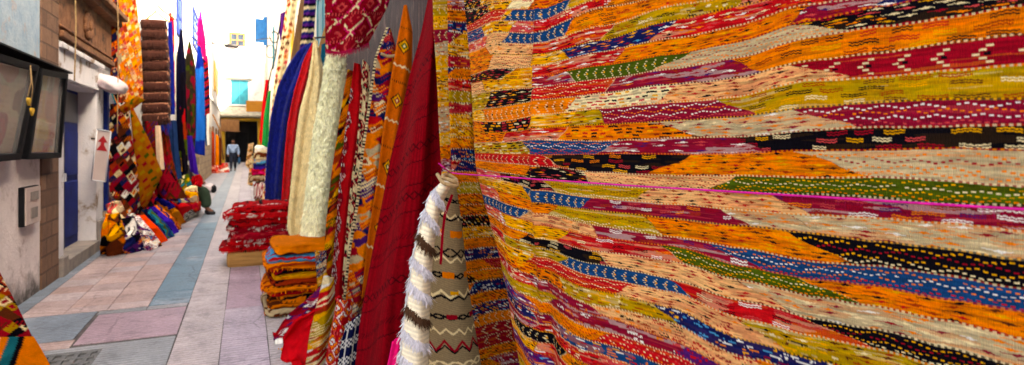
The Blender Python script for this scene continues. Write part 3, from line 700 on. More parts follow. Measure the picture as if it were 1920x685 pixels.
tube('chain', [(-1.1, 51.03, 3.46), (-1.1, 51.03, 3.70)], .012, M_IRON, sg)
sg = empty('wall_board', (.6, 45, 3.8), 'plain ochre board sticking out from the right wall above the passage', 'sign')
boxes('board', [(.05, 1.22, 45, 45.06, 3.78, 4.55)], M_WOODO, sg, .01)
boxes('bracket', [(.05, WR + .009, 45.062, 45.10, 4.40, 4.47), (1.21, WR + .009, 45.0, 45.06, 3.8, 4.5)], M_IRON, sg, .004)
# ------------------------------------------------------------------ the big kilim on the right
KX, XV = 1593.0, 150.0                                    # its plane: depth = KX / (px - XV)
def pk(px, py):
    px = np.asarray(px, float); return EYE + ray(px, py) * (KX / (px - XV))[..., None]
q0, q1 = pk(870, HY), pk(1920, HY); KT = (q1 - q0) / np.linalg.norm(q1 - q0); KN = np.cross(KT, UPV); KN = KN if KN @ (EYE - q0) > 0 else -KN
BX = np.array([870, 940, 1015, 1120, 1255, 1390, 1520, 1650, 1785, 1920, 2300.])
# lower edge of every woven row, measured on the photograph
ROWS = {-4: [0, -12, -28, -74, -104, -129, -149, -169, -189, -214],
 -3: [18, 6, -4, -50, -80, -105, -125, -145, -165, -190],
 -2: [46, 22, 19, -22, -50, -70, -88, -105, -125, -145],
 -1: [60, 42, 40, -4, -28, -48, -62, -78, -96, -118],
 0: [80, 62, 63, 15, -8, -30, -42, -56, -70, -88],
 1: [97, 83, 85, 49, 13, -6, -22, -38, -52, -66],
 2: [109, 105, 105, 75, 41, 11, -8, -24, -38, -50],
 3: [142, 130, 125, 98, 73, 49, 12, -6, -24, -34],
 4: [156, 150, 146, 124, 102, 81, 42, 15, -12, -20],
 5: [178, 171, 167, 148, 131, 109, 74, 52, 34, 12],
 6: [209, 203, 189, 176, 160, 146, 118, 100, 83, 65],
 7: [228, 229, 216, 206, 192, 183, 153, 147, 135, 122],
 8: [247, 249, 242, 235, 227, 221, 202, 194, 187, 188],
 9: [269, 269, 264, 265, 261, 257, 247, 240, 239, 237],
 10: [289, 290, 290, 290, 291, 288, 285, 282, 281, 283],
 11: [301, 305, 311, 325, 330, 332, 334, 334, 341, 351],
 12: [314, 324, 337, 347, 356, 362, 365, 373, 383, 388],
 13: [327, 340, 357, 371, 386, 394, 406, 410, 420, 436],
 14: [341, 358, 379, 396, 412, 425, 440, 453, 468, 489],
 15: [360, 378, 400, 423, 446, 468, 492, 500, 516, 544],
 16: [376, 398, 423, 443, 464, 501, 526, 537, 560, 587],
 17: [394, 419, 446, 470, 493, 527, 560, 574, 602, 637],
 18: [409, 436, 464, 495, 525, 567, 600, 617, 652, 690],
 19: [423, 452, 482, 518, 549, 602, 632, 655, 690, 725],
 20: [436, 468, 505, 541, 580, 640, 678, 700, 728, 765],
 21: [450, 486, 525, 570, 607, 673, 712, 738, 768, 800],
 22: [464, 503, 545, 588, 637, 705, 748, 775, 800, 835],
 23: [480, 522, 568, 613, 662, 735, 780, 808, 838, 870],
 24: [500, 545, 590, 637, 690, 768, 815, 845, 872, 905],
 25: [515, 562, 608, 660, 718, 800, 850, 880, 910, 940],
 26: [528, 578, 622, 685, 745, 830, 885, 915, 945, 975],
 27: [545, 596, 645, 708, 772, 860, 918, 950, 980, 1010],
 28: [560, 615, 665, 732, 800, 890, 950, 985, 1015, 1045],
 29: [580, 636, 690, 756, 828, 920, 985, 1020, 1050, 1080],
 30: [600, 660, 715, 780, 856, 950, 1020, 1055, 1085, 1115]}
# woven fields of each row, left to right: colour, style, where the field ends along the row (top edge, bottom edge)
SEG = {  # left-third fields made more golden, putting a warm glow into their colours
 -3: 'blk leaf 905 900|gold dash 1010 1000|org dash 1100 1090|pnk leaf 1300 1290|red leaf 2400 2400', -2: 'blk leaf 922 926|gold dash 968 958|crm pair 1004 992|org dash 1120 1110|oly leaf 1300 1290|red leaf 2400 2400',
 -1: 'red dots 960 948|gold pair 966 956|blu chev 1072 1060|oly pair 1130 1120|red leaf 1250 1240|org pair 1500 1490|red leaf 2400 2400',
 0: 'blu dots 905 912|gold dash 972 962|pnk leaf 1012 1006|red leaf 1150 1120|org pair 2400 2400', 1: 'pnk leaf 922 914|pch dots 962 952|blu chev 1074 1060|org pair 1330 1310|oly leaf 2400 2400',
 2: 'org pair 918 926|pch leaf 1012 1000|red leaf 1142 1122|oly pair 1300 1290|oly leaf 1400 1390|red leaf 2400 2400', 3: 'org leaf 932 920|pch dots 1002 998|gold leaf 1058 1070|nav leaf 1258 1222|red leaf 1590 1560|pur dash 2400 2400',
 4: 'blk leaf 968 950|gold pair 1008 1014|red leaf 1162 1146|org leaf 1520 1490|mag leaf 1660 1640|nav leaf 2400 2400', 5: 'pch dots 905 912|gold leaf 1005 1012|mag leaf 1066 1080|grn chev 1280 1232|gry dots 1512 1590|blk leaf 2400 2400',
 6: 'oly leaf 922 912|blk leaf 1016 1000|red dots 1147 1132|mag leaf 1382 1428|org pair 2400 2400', 7: 'gold leaf 905 912|org chev 1078 1062|crm dash 1260 1230|pch leaf 1510 1585|crim chev 2400 2400',
 8: 'org leaf 900 908|blk dash 1006 996|gold leaf 1080 1070|oly leaf 1122 1132|mag dots 1356 1410|oly pair 2400 2400', 9: 'org dash 952 944|red leaf 1066 1052|org dash 1232 1300|gry leaf 1515 1590|mag dots 2400 2400',
 10: 'oly dash 986 1004|blu dots 1155 1122|mag leaf 1392 1430|blk pair 2400 2400', 11: 'red chev 1030 1056|blk pair 1272 1222|org leaf 1520 1620|gry dots 2400 2400', }
SEG.update({
 9.5: '', 12: 'org dots 1000 988|blk leaf 1098 1110|pch dots 1368 1332|grn dots 2400 2400', 13: 'pnk leaf 940 946|blk pair 1030 1046|oly dots 1212 1186|pch leaf 1462 1508|mag pair 2400 2400',
 14: 'gold leaf 985 1000|blu chev 1112 1092|mag pair 1362 1402|gry leaf 1490 1530|gry leaf 2400 2400', 15: 'pnk leaf 925 942|org leaf 1050 1036|oly dots 1210 1236|org leaf 1500 1580|blk dots 2400 2400',
 16: 'blu chev 992 980|pch pair 1118 1130|mag pair 1345 1412|blu dots 2400 2400', 17: 'pnk dash 942 960|gold leaf 1070 1052|red pair 1240 1275|grn dots 1520 1600|org leaf 2400 2400',
 18: 'org leaf 990 980|blk pair 1130 1150|pch leaf 1400 1460|gry leaf 2400 2400', 19: 'red leaf 945 955|oly leaf 1072 1055|blu chev 1258 1292|red pair 1530 1620|blk dots 2400 2400',
 20: 'gold dash 1000 990|red dots 1180 1160|pch leaf 1395 1455|oly leaf 2400 2400', 21: 'org dash 1055 1070|oly leaf 1232 1262|nav leaf 1560 1600|red leaf 2400 2400',
 22: 'red leaf 985 1002|mag leaf 1120 1142|pch pair 1420 1480|org leaf 2400 2400', 23: 'oly dots 1050 1020|mag pair 1280 1265|pur pair 1480 1500|oly leaf 2400 2400',
 24: 'pur leaf 990 1010|org dots 1150 1120|red dots 1320 1350|nav leaf 2400 2400', 25: 'nav leaf 995 1012|mag leaf 1052 1062|blu leaf 1290 1320|org leaf 2400 2400', 26: 'mag leaf 1010 1000|red leaf 1140 1160|pnk dots 1300 1330|crim leaf 2400 2400',
 27: 'red leaf 960 955|blk chev 1072 1060|org leaf 1190 1170|red leaf 2400 2400', 28: 'gold leaf 1010 1005|red leaf 1100 1090|mag leaf 2400 2400', 29: 'pur leaf 1020 1040|crim leaf 1200 1190|blu chev 2400 2400', 30: 'org leaf 1040 1030|gold leaf 2400 2400'})
KKEYS = sorted(k for k in ROWS)
def rug_rows(px, py):
    """row index, position across the row and row height in photo pixels, for points given on the rug's own plane"""
    pc = np.clip(px, 845, 2290); B = np.array([ROWS[k] + [ROWS[k][-1] + (ROWS[k][-1] - HY) * .5] for k in KKEYS], float)
    # smooth interpolation between the measured columns
    t = np.interp(pc, BX, np.arange(len(BX))); i = np.clip(t.astype(int), 0, len(BX) - 2); f = t - i; f = f * .6 + .4 * f * f * (3 - 2 * f)
    ex = (px < 870) * (870 - px)
    row = np.full(px.shape, -999.); r = np.zeros(px.shape); H = np.full(px.shape, 30.)
    prev = None
    for a, k in enumerate(KKEYS):
        y = B[a][i] * (1 - f) + B[a][i + 1] * f + ex * .15 + 1.0 * np.sin(px / 47 + k * 1.7) + .3 * np.sin(px / 13 + k)
        if prev is not None:
            m = (py >= prev) & (py < y); row[m] = k; r[m] = ((py - prev) / np.maximum(y - prev, 1))[m]; H[m] = (y - prev)[m]
            last = y
        else: first = y
        prev = y
    up = py < first; hh = 52.; g = (first - py) / hh; row[up] = -100 - np.floor(g[up]); r[up] = 1 - (g - np.floor(g))[up]; H[up] = hh
    dn = py >= last; g = (py - last) / hh; row[dn] = 200 + np.floor(g[dn]); r[dn] = (g - np.floor(g))[dn]; H[dn] = hh
    return row, r, H
def paint_big(px, py, Um):
    shp = px.shape; px, py, Um = px.ravel(), py.ravel(), Um.ravel()
    row, r, H = rug_rows(px, py); Hm = H * (KX / (px - XV)) / FPX
    C = np.tile(LIN['org'], (len(px), 1))
    for k in np.unique(row):
        mk = np.nonzero(row == k)[0]; kk = int(k)
        if SEG.get(kk): segs = [(a.split()[0], a.split()[1], float(a.split()[2]), float(a.split()[3])) for a in SEG[kk].split('|')]
        else:
            rr = random.Random(kk); segs = []; x = 850
            while x < 2400:
                x += rr.randint(120, 420); segs.append((rr.choice(['red', 'org', 'mag', 'oly', 'pch', 'gry', 'blk', 'blu', 'crm', 'gold']), rr.choice(STYLES), x, x + rr.randint(-40, 40)))
            segs.append(('org', 'leaf', 9999, 9999))
        x, rr_ = px[mk], r[mk]; lo = np.full(len(mk), -1e9)
        for j, (c, st, a, b) in enumerate(segs):
            sm = rr_ + .07 * np.sin(2 * np.pi * rr_) * (1 if (j + kk) % 2 else -1); e = (a + b) / 2 + (b - a) * (1.6 if a > 1150 else 1.3) * (sm - .5)
            if j == len(segs) - 1: e = np.full(len(mk), 1e9)
            z = (x >= lo) & (x < e); ix = mk[z]
            if len(ix):
                C[ix] = field(c, st, Um[ix], r[ix], Hm[ix], kk * 3.1 + j * 1.7, .0105 + .002 * hsh(kk, j))
                edge = (e[z] - x[z]) * (KX / (x[z] - XV)) / FPX < .0022
                if (kk + j) % 3: C[ix[edge]] = .5 * C[ix[edge]] + .5 * LIN['crm' if c in ('blk', 'red', 'crim', 'mag', 'nav', 'blu', 'grn') else 'brn']
            lo = e
        pair = [('crm', 'blk'), ('crm', 'org'), ('gold', 'blk'), ('crm', 'rst'), ('org', 'crim'), ('crm', 'crim')][kk % 6]
        sub = C[mk]; stitch(sub, Um[mk], (1 - rr_) * Hm[mk], .0034, *pair, q=.0048); C[mk] = sub
    return C.reshape(shp + (3,))
def ulen(px):                                             # metres along the rug's plane
    return (pk(px, np.full(np.shape(px), HY)) - q0) @ KT
ZT, ZB = CAMH + .78, CAMH - 1.12
def big_rug():
    nu, nv = 860, 980
    zs = np.concatenate([np.linspace(ZT, CAMH + .30, 190, endpoint=False), np.linspace(CAMH + .30, CAMH - .40, 560, endpoint=False), np.linspace(CAMH - .40, ZB, 230)])
    edge_px = np.interp(zs, *zip(*sorted([(ZB - .1, 985), (CAMH - .83, 962), (CAMH - .58, 938), (CAMH - .34, 906), (CAMH - .08, 880), (CAMH + .24, 870), (CAMH + .54, 862), (ZT + .1, 858)])))
    t = np.linspace(0, 1, nu)[None]
    px = edge_px[:, None] + (1990 - edge_px[:, None]) * t
    Ux = ulen(px); far = ulen(np.array([1990.]))[0]
    # past the right border the cloth runs on behind the lens for another half metre
    Pz = np.repeat(zs[:, None], nu, 1)
    base = q0[None, None] * np.array([1, 1, 0]) + Ux[..., None] * KT + Pz[..., None] * UPV
    d = (base - EYE); depth = d @ AX; py = HY - d[..., 2] / depth * FPX
    C = paint_big(px, py, Ux)
    lowp = np.clip((CAMH + .1 - Pz) / .8, 0, 1)
    fold = .020 * np.exp(-((px - 1014) / 9.) ** 2) + .012 * np.exp(-((px - 950) / 30.) ** 2) + .020 * np.exp(-((px - 1035 - 40 * lowp) / 70.) ** 2) * lowp
    fold -= (.015 + .04 * lowp) * np.exp(-((px - edge_px[:, None]) / (16 + 24 * lowp))) 
    fold += .035 * lowp * np.exp(-((px - (925 + 75 * lowp)) / 26) ** 2) - .030 * lowp * np.exp(-((px - (968 + 60 * lowp)) / 22) ** 2)
    fold += .010 * np.sin(Ux * 7 + Pz * 3) + .006 * np.sin(Ux * 17 - Pz * 5 + 1) + .004 * (vn(Ux / .06, Pz / .2, 3) - .5)
    P = base + fold[..., None] * KN
    # bottom-left: swing the cloth's lower corner away from the lens
    o = build('striped_kilim', *closed(P, C, np.stack([Ux, Pz], -1), .006), M_KILIM)
    return tag(o, 'huge striped kilim in orange, red and olive with a pink string stretched across it', 'rug')
big = big_rug()
# the layer that hangs just behind its left border
def second_paint(U, W):
    return kilim(['org', 'red', 'gold', 'mag', 'gold', 'gold', 'nav', 'red', 'org', 'oly', 'crim', 'org', 'blk'], .048, .55, .8, 21, .009, -.12)(U, W)
sheet('striped_kilim', [(838, -60), (840, 150), (847, 340), (862, 450), (880, 560), (915, 760)], [(905, -60), (905, 300), (985, 480), (1040, 600), (1080, 760)], 2.32, second_paint,
      label='narrow banded kilim layer showing behind the left border of the huge striped kilim', bulge=.02, rip=((.012, 1.6, .2, .1),), nu=110, nv=420)
# pink cord stretched across
cp = [pt(822, 306, 2.0), pt(834, 316, 1.98)] + [pk(x, y) + KN * g for x, y, g in ((868, 324, .055), (900, 327, .045), (960, 331, .035), (1015, 335, .040), (1100, 341, .030), (1200, 348, .026), (1400, 360, .02), (1650, 375, .022), (1920, 391, .022), (2000, 396, .02))]
V, F = tube_data(smooth_line(cp, 160), .0021 + .0005 * rng.random(160), 7)
CC = np.tile(lin((206, 34, 136)), (len(V), 1)); CC *= (.8 + .4 * hsh(np.arange(len(V)) // 7 * 1.0))[:, None]
ctr = smooth_line(cp, 160); pick = rng.integers(20, 159, 260); nn = rng.normal(0, 1, (260, 3)); nn /= np.linalg.norm(nn, axis=1, keepdims=True)
tf = tufts(ctr[pick], nn, np.tile([[0, 0, -1.]], (260, 1)), .012, .0004, np.tile(lin((206, 44, 140)), (260, 1)), 3, .4, .8)
tag(build('pink_string', *merge((V, F, CC, np.zeros((len(V), 2))), tf), M_PINKC), 'thin fuzzy pink string stretched across the huge striped kilim', 'string')
# ------------------------------------------------------------------ rugs hung and stacked along the right wall
RUGS = 'rugs hung along the right wall'
def shag(length, width, dens, droop=.7, jitter=.0, cols=None, rows=None):
    """wool strands all over a sheet (or along given rows of it)"""
    def f(P, Nn, C, U, W):
        nv, nu = P.shape[:2]; flat = P.reshape(-1, 3); fn = Nn.reshape(-1, 3); fc = C.reshape(-1, 3)
        if rows is None:
            n = dens; iv = rng.random(n) * (nv - 1); iu = rng.random(n) * (nu - 1)
        else:
            iv = np.concatenate([np.full(dens, r) for r in rows]) * (nv - 1); iu = np.tile(np.linspace(0, 1, dens), len(rows)) * (nu - 1)
            iv = np.clip(iv + rng.normal(0, jitter, len(iv)) * nv, 0, nv - 1)
        a, b = iv.astype(int), iu.astype(int); fa, fb = (iv - a)[:, None], (iu - b)[:, None]
        a1, b1 = np.minimum(a + 1, nv - 1), np.minimum(b + 1, nu - 1)
        p = (P[a, b] * (1 - fa) + P[a1, b] * fa) * (1 - fb) + (P[a, b1] * (1 - fa) + P[a1, b1] * fa) * fb
        c = C[a, b] if cols is None else lin(cols)[None] * (.85 + .25 * rng.random((len(a), 1)))
        return [tufts(p, Nn[a, b], np.tile([[0, 0, -1.]], (len(a), 1)), length, width, c, 2, droop, .4)]
    return f
# far down: two floral hangings, red and green cloths
sheet('floral_hanging', [(543, -30), (530, 60), (518, 130), (507, 220), (497, 330), (489, 392)], [(562, -30), (549, 60), (540, 110), (531, 160), (521, 220), (515, 300), (511, 384)], 12.6,
      floral('crm', ['gry', 'org', 'gry', 'rst', 'pnk', 'brn'], 3, .13), M_CLOTH, 'tall hanging with grey and orange flowers, nearest the far end of the right wall', 'rug', RUGS, .05, nu=50, nv=130)
sheet('floral_hanging', [(568, -30), (556, 40), (546, 110), (534, 190), (524, 270), (515, 380)], [(586, -30), (572, 50), (560, 120), (549, 190), (540, 280), (533, 386)], 12.0,
      floral('wht', ['gry', 'crm', 'pch', 'gry'], 8, .12), M_CLOTH, 'paler flowered hanging between the grey-orange floral one and the navy rug', 'rug', RUGS, .05, nu=40, nv=120)
sheet('red_hanging', [(498, 150), (491, 200), (486, 262)], [(505, 150), (503, 210), (496, 285)], 17, solid('red'), M_CLOTH, 'narrow red cloth hanging beyond the green one', 'cloth', None, .04, nu=14, nv=40)
sheet('green_hanging', [(503, 172), (495, 215), (491, 272)], [(508, 170), (505, 220), (504, 278)], 15, solid((30, 150, 80)), M_CLOTH, 'bright green cloth hanging beside the floral rugs', 'cloth', None, .05, nu=16, nv=40)
sheet('violet_hanging', [(526, 26), (523, 60), (528, 88)], [(536, 22), (536, 60), (533, 84)], 14.5, solid('pur'), M_CLOTH, 'small violet cloth hanging high beside the grey-orange floral hanging', 'cloth', None, .03, nu=14, nv=20)
# leaning planks and the dark blanket above the navy rug
def plank(pa, pb, w, t, m, label):
    a, b = np.array(pa), np.array(pb); d = (b - a) / np.linalg.norm(b - a); sd = np.cross(d, [0, 1, 0]); sd /= np.linalg.norm(sd)
    o = prism('plank', [a - sd * w / 2, a + sd * w / 2, b + sd * w / 2, b - sd * w / 2], (0, t, 0), m, None, .006); return tag(o, label, 'plank')
plank(pt(548, 150, 11.4), pt(577, -30, 11.4), .16, .05, M_WOOD, 'brown wooden plank leaning above the navy rug')
plank(pt(600, 118, 8.8), pt(624, 35, 8.8), .15, .04, M_WOODT, 'short pale plank slanting above the cream rug')
sheet('dark_blanket', [(573, -40), (568, 40), (560, 110)], [(596, -40), (590, 50), (588, 96)], 10.8, stripes(['pur', 'blk', 'gry', 'nav'], .05, 'W', .3, 4), M_CLOTH, 'dark grey-violet blanket hanging between the brown plank and teal door', 'blanket', None, .05, nu=24, nv=50)
# navy, red, cream rugs tied to one hook
sheet('navy_rug', [(583, 80), (560, 95), (540, 125), (521, 165), (509, 220), (503, 280), (499, 340), (500, 384)], [(590, 84), (580, 150), (562, 210), (550, 290), (541, 382)], 9.4, solid((12, 34, 124), .9, .03, 3), M_WOOL,
      'navy blue shaggy rug hung from its corner between the floral and red rugs', 'rug', RUGS, .10, ((.05, 1.8, .1, .2), (.018, 3.6, .2, .1)), 50, 110, .03, lump=.010, extra=shag(.035, .012, 9000, .75))
sheet('red_rug', [(587, 80), (571, 110), (553, 170), (541, 230), (535, 300), (530, 376)], [(593, 80), (586, 140), (570, 200), (560, 280), (551, 384)], 8.8, solid((196, 12, 22), .5, .03, 4), M_WOOL,
      'plain bright red rug hung between the navy and pale cream rugs', 'rug', RUGS, .08, ((.04, 1.6, .2, .15), (.012, 3.4, .1, .2)), 36, 100, .025, extra=shag(.025, .010, 4500, .75))
sheet('pale_cream_rug', [(590, 76), (578, 150), (562, 210), (552, 290), (544, 370), (539, 425), (548, 452)], [(594, 76), (609, 140), (606, 220), (598, 300), (588, 380), (582, 454)], 7.2, solid((226, 208, 158), .45, .03, 5), M_WOOL,
      'pale cream pile rug hung between the red and white shaggy rugs', 'rug', RUGS, .10, ((.045, 1.5, .1, .1), (.008, 4, .2, .4)), 50, 160, .03, lump=.006, lsc=.02, extra=shag(.018, .008, 9000, .8))
sheet('teal_cloth', [(603, 84), (600, 130), (604, 190)], [(624, 78), (622, 130), (618, 200)], 7.8, solid((14, 86, 104), .4), M_CLOTH, 'dark teal cloth hanging between the pale cream and white shaggy rugs', 'cloth', None, .04, nu=20, nv=40)
h = empty('wall_hook', pt(588, 76, 8.2), 'small hook with white cord above the navy and cream rugs', 'hook')
e_ = pt(588, 76, 8.2); w_ = np.array([WR - .02, 8.2, e_[2] + .10])
tube('rod', [w_, e_ + [0, 0, .03]], .012, M_IRON, h); tube('cord', [e_ + [0, 0, .04], e_ + [.02, -.02, .0], e_ + [-.01, -.03, -.08], e_ + [.0, -.02, -.14]], .012, M_ROPE, h)
sheet('white_shaggy_rug', [(613, 96), (604, 160), (591, 230), (579, 320), (569, 400), (563, 455), (572, 474)], [(648, 98), (648, 160), (636, 240), (622, 330), (613, 400), (607, 480)], 5.7, solid((250, 232, 196), .5, .02, 6), M_WOOL,
      'thick cream-white shaggy rug hanging below the pink patterned rug', 'rug', RUGS, .09, ((.015, 1.3, .1, .2),), 90, 260, .03, lump=.016, lsc=.020, extra=shag(.034, .009, 16000, .6))
sheet('pink_patterned_rug', [(607, -120), (609, 0), (611, 97)], [(752, -110), (728, 10), (690, 82)], 4.7, diamonds('crim', ['pnk', 'crim', 'dred', 'hot', 'crm', 'crim'], .22, 2, .1), M_KILIM,
      'crimson and pink geometric rug hung high above the white shaggy rug', 'rug', RUGS, .10, ((.02, 1.7, .1, .1),), 120, 120, .02, sag=.05,
      extra=shag(.03, .006, 260, .8, .004, (160, 20, 60), [.99]))
# narrow folded rugs in front of the board wall
K1 = ['org', 'rst', 'blk', 'crim', 'gold', 'grn', 'org', 'brn']
sheet('folded_kilim', [(652, 130), (640, 200), (631, 260), (621, 330), (611, 420), (606, 520), (604, 610)], [(662, 134), (658, 220), (647, 300), (634, 400), (628, 480), (624, 610)], 5.25, lozenge(K1, .07, .16, 5, .7),
      label='narrow folded orange, black and green kilim right beside the white shaggy rug', group=RUGS, bulge=.03, rip=((.010, 1.5, .2, .2),), nu=40, nv=200)
sheet('folded_red_rug', [(664, 118), (656, 180), (646, 260), (636, 345), (629, 440), (622, 520), (612, 650)], [(676, 121), (684, 200), (674, 290), (662, 380), (653, 480), (645, 600), (640, 700)], 4.85,
      lambda U, W: np.where((U < -.055 + .02 * np.sin(W * 30))[..., None], diamonds('crim', ['wht', 'blk', 'pnk'], .06, 4)(U, W), solid('red', .5, .02, 2)(U, W)), label='plain red folded rug with a crimson and white patterned edge', group=RUGS, bulge=.035, rip=((.025, 1.6, .2, .2),), nu=50, nv=220)
sheet('tribal_rug', [(680, 112), (676, 180), (670, 260), (657, 350), (650, 420), (642, 520), (640, 700)], [(693, 124), (696, 200), (688, 300), (674, 390), (670, 470), (662, 560), (656, 700)], 4.55,
      diamonds('crm', ['blk', 'crim', 'blk', 'red'], .09, 7), label='narrow rug of small cream, black and red lozenges between plain red and multicoloured rugs', group=RUGS, bulge=.03, nu=40, nv=220)
def multi(U, W):
    C = lozenge(['org', 'red', 'nav', 'crim', 'org', 'crm', 'pur', 'gry', 'rst', 'org'], .16, .085, 12, .9, .3)(U, W)
    top = W < .17; C[top] = kilim(['nav', 'crim', 'nav'], .05, .12, 1.5, 3, .016, .5, False)(U, W)[top]
    ed = U < U.min(1, keepdims=True) + .022
    C[ed] = np.where((np.floor(W / .012) % 2 < 1)[..., None], LIN['crm'], LIN['blk'] * 1.5)[ed]
    return C
sheet('multicolour_kilim', [(724, 52), (702, 110), (690, 200), (676, 300), (668, 380), (652, 480), (642, 580), (628, 700)], [(732, 52), (748, 110), (742, 180), (726, 280), (714, 380), (700, 480), (684, 600), (672, 710)], 4.2, multi,
      label='folded kilim of slanting orange, navy, red and white flashes with cream cord near its top', group=RUGS, bulge=.05, rip=((.03, 1.5, .2, .15),), nu=80, nv=280)
tb = [pt(x, y, 4.12) for x, y in ((711, 103), (722, 108), (734, 108), (748, 102))]
tag(tube('tie_cord', smooth_line(tb, 14) + [0, -.06, 0], .011, M_ROPE), 'cream cord tied round the top of the multicoloured folded kilim', 'cord')
def orangerug(U, W):
    C = solid((214, 114, 20), .4, .012, 3)(U, W); hw = np.maximum(U.max(1, keepdims=True), .02)
    for w0 in (.16, .52, .95, 1.35):
        d = W - w0 - .3 * U
        C[(np.abs(d) < .006) & (np.floor(U / .008) % 2 < 1)] = LIN['brn']
        a = np.abs(U) + np.abs(d - .12); C[(a < .055)] = LIN['brn']; C[a < .042] = LIN['gold']; C[a < .026] = LIN['grn'] if w0 in (.16, .95) else LIN['crim']; C[a < .012] = LIN['crm']
        d2 = np.abs(d - .25 - .012 * np.abs((U / .02) % 2 - 1)); C[d2 < .006] = LIN['crm']
    return C
sheet('orange_rug', [(757, 10), (744, 80), (729, 170), (716, 260), (706, 345), (690, 440), (678, 560)], [(763, 10), (774, 60), (772, 130), (758, 220), (744, 310), (732, 400), (718, 520)], 3.8, orangerug,
      label='orange rug with small lozenge motifs folded between the multicoloured kilim and dark red rug', group=RUGS, bulge=.05, rip=((.025, 1.4, .2, .15),), nu=70, nv=240)
def darkred(U, W):
    C = solid((164, 10, 34), .6, .008, 3)(U, W); d = W + .62 * U
    C *= (.85 + .15 * np.sin(d * 2 * np.pi / .006))[..., None]
    for w0, kind in ((.14, 0), (.19, 1), (.36, 0), (.40, 2), (.47, 0), (.66, 1), (.71, 0), (.86, 2), (.94, 0), (1.06, 0), (1.12, 2), (1.20, 0), (1.33, 1), (1.38, 0), (1.55, 2), (1.62, 0), (1.75, 1), (1.82, 0)):
        x = d - w0
        if kind == 0: k = np.abs(x - .005 * np.abs((U / .012) % 2 - 1)) < .0032
        elif kind == 1: k = (np.abs(x) < .013) & ((np.floor(U / .007 + x / .008) % 3) < 1)
        else:
            a = np.abs(((U / .05) % 1) - .5) * 2; k = (np.abs(x) < .022) & (np.abs(a * .022 - np.abs(x)) < .005)
        C[k] = dye((96, 8, 24)) * (.9 + .2 * hsh(U[k] * 300, W[k] * 300))[:, None]
    return C
sheet('dark_red_rug', [(806, -20), (790, 60), (768, 140), (748, 230), (731, 300), (714, 390), (698, 470), (676, 590), (656, 760)], [(828, -20), (832, 100), (836, 220), (838, 320), (832, 420), (812, 560), (800, 760)], 3.3, darkred,
      label='large dark red rug with rows of darker zigzags hanging beside the striped kilims', group=RUGS, bulge=.10, rip=((.085, 1.5, .55, .10), (.022, 3.3, .3, -.2)), nu=150, nv=380, sR=2.9, thick=.012)
def yellowk(U, W):
    return kilim(['gold', 'gold', 'oly', 'gold', 'org', 'red', 'gry', 'mag', 'gold'], .062, 6., .2, 33, .010, 0, False)(U, W)
sheet('yellow_kilim', [(809, -60), (813, 60), (819, 150), (823, 240), (828, 330), (834, 430)], [(850, -60), (850, 120), (852, 250), (858, 430)], 2.72, yellowk,
      label='strip of yellow, red and grey striped kilim right beside the dark red rug', group=RUGS, bulge=.03, rip=((.008, 1.3, .2, .1),), nu=60, nv=240)
# the rolled pair tied to the pink cord: cream tasselled rug and tan rug
def creamp(U, W):
    C = solid((226, 216, 190), .2, .01, 3)(U, W); C *= (.86 + .14 * np.sin(W * 2 * np.pi / .008))[..., None]; return C
def tassels(P, Nn, C, U, W):
    out = []; nv, nu = P.shape[:2]
    for i, r0 in enumerate((.05, .145, .24, .335, .43, .525, .62, .715, .81)):
        for k in range(3):
            n = 170; uu = rng.random(n) * .97; vv = np.clip(r0 + .05 * uu + k * .006 + rng.normal(0, .003, n), 0, .995)
            a, b_ = (vv * (nv - 1)).astype(int), (uu * (nu - 1)).astype(int); c = lin((84, 58, 40)) if i % 3 == 2 and k < 3 else lin((222, 218, 222))
            out.append(tufts(P[a, b_], Nn[a, b_] * 1.2 + rng.normal(0, .25, (n, 3)), np.tile([[0, 0, -1.]], (n, 1)), np.full(1, .024), .0035, np.tile(c, (n, 1)), 3, .5, .5))
    ix = rng.integers(4, nv - 1, 420); e = P[ix, 1]; sd = np.tile([[-.8, -.5, -.2]], (420, 1)) + rng.normal(0, .3, (420, 3))
    out.append(tufts(e, sd, np.tile([[0, 0, -1.]], (420, 1)), .022, .005, np.tile(lin((220, 214, 212)), (420, 1)), 2, .5, .4))
    return out
sheet('cream_tasselled_rug', [(830, 338), (804, 366), (788, 420), (774, 480), (762, 560), (752, 640), (744, 720), (738, 800)], [(850, 342), (828, 384), (816, 450), (809, 520), (806, 600), (804, 700), (806, 800)], 2.06, creamp, M_CLOTH,
      'rolled cream rug with rows of white and brown tassels, tied beside the tan rug', 'rug', None, .06, ((.006, 1.5, .2, .1),), 50, 170, .02, extra=tassels)
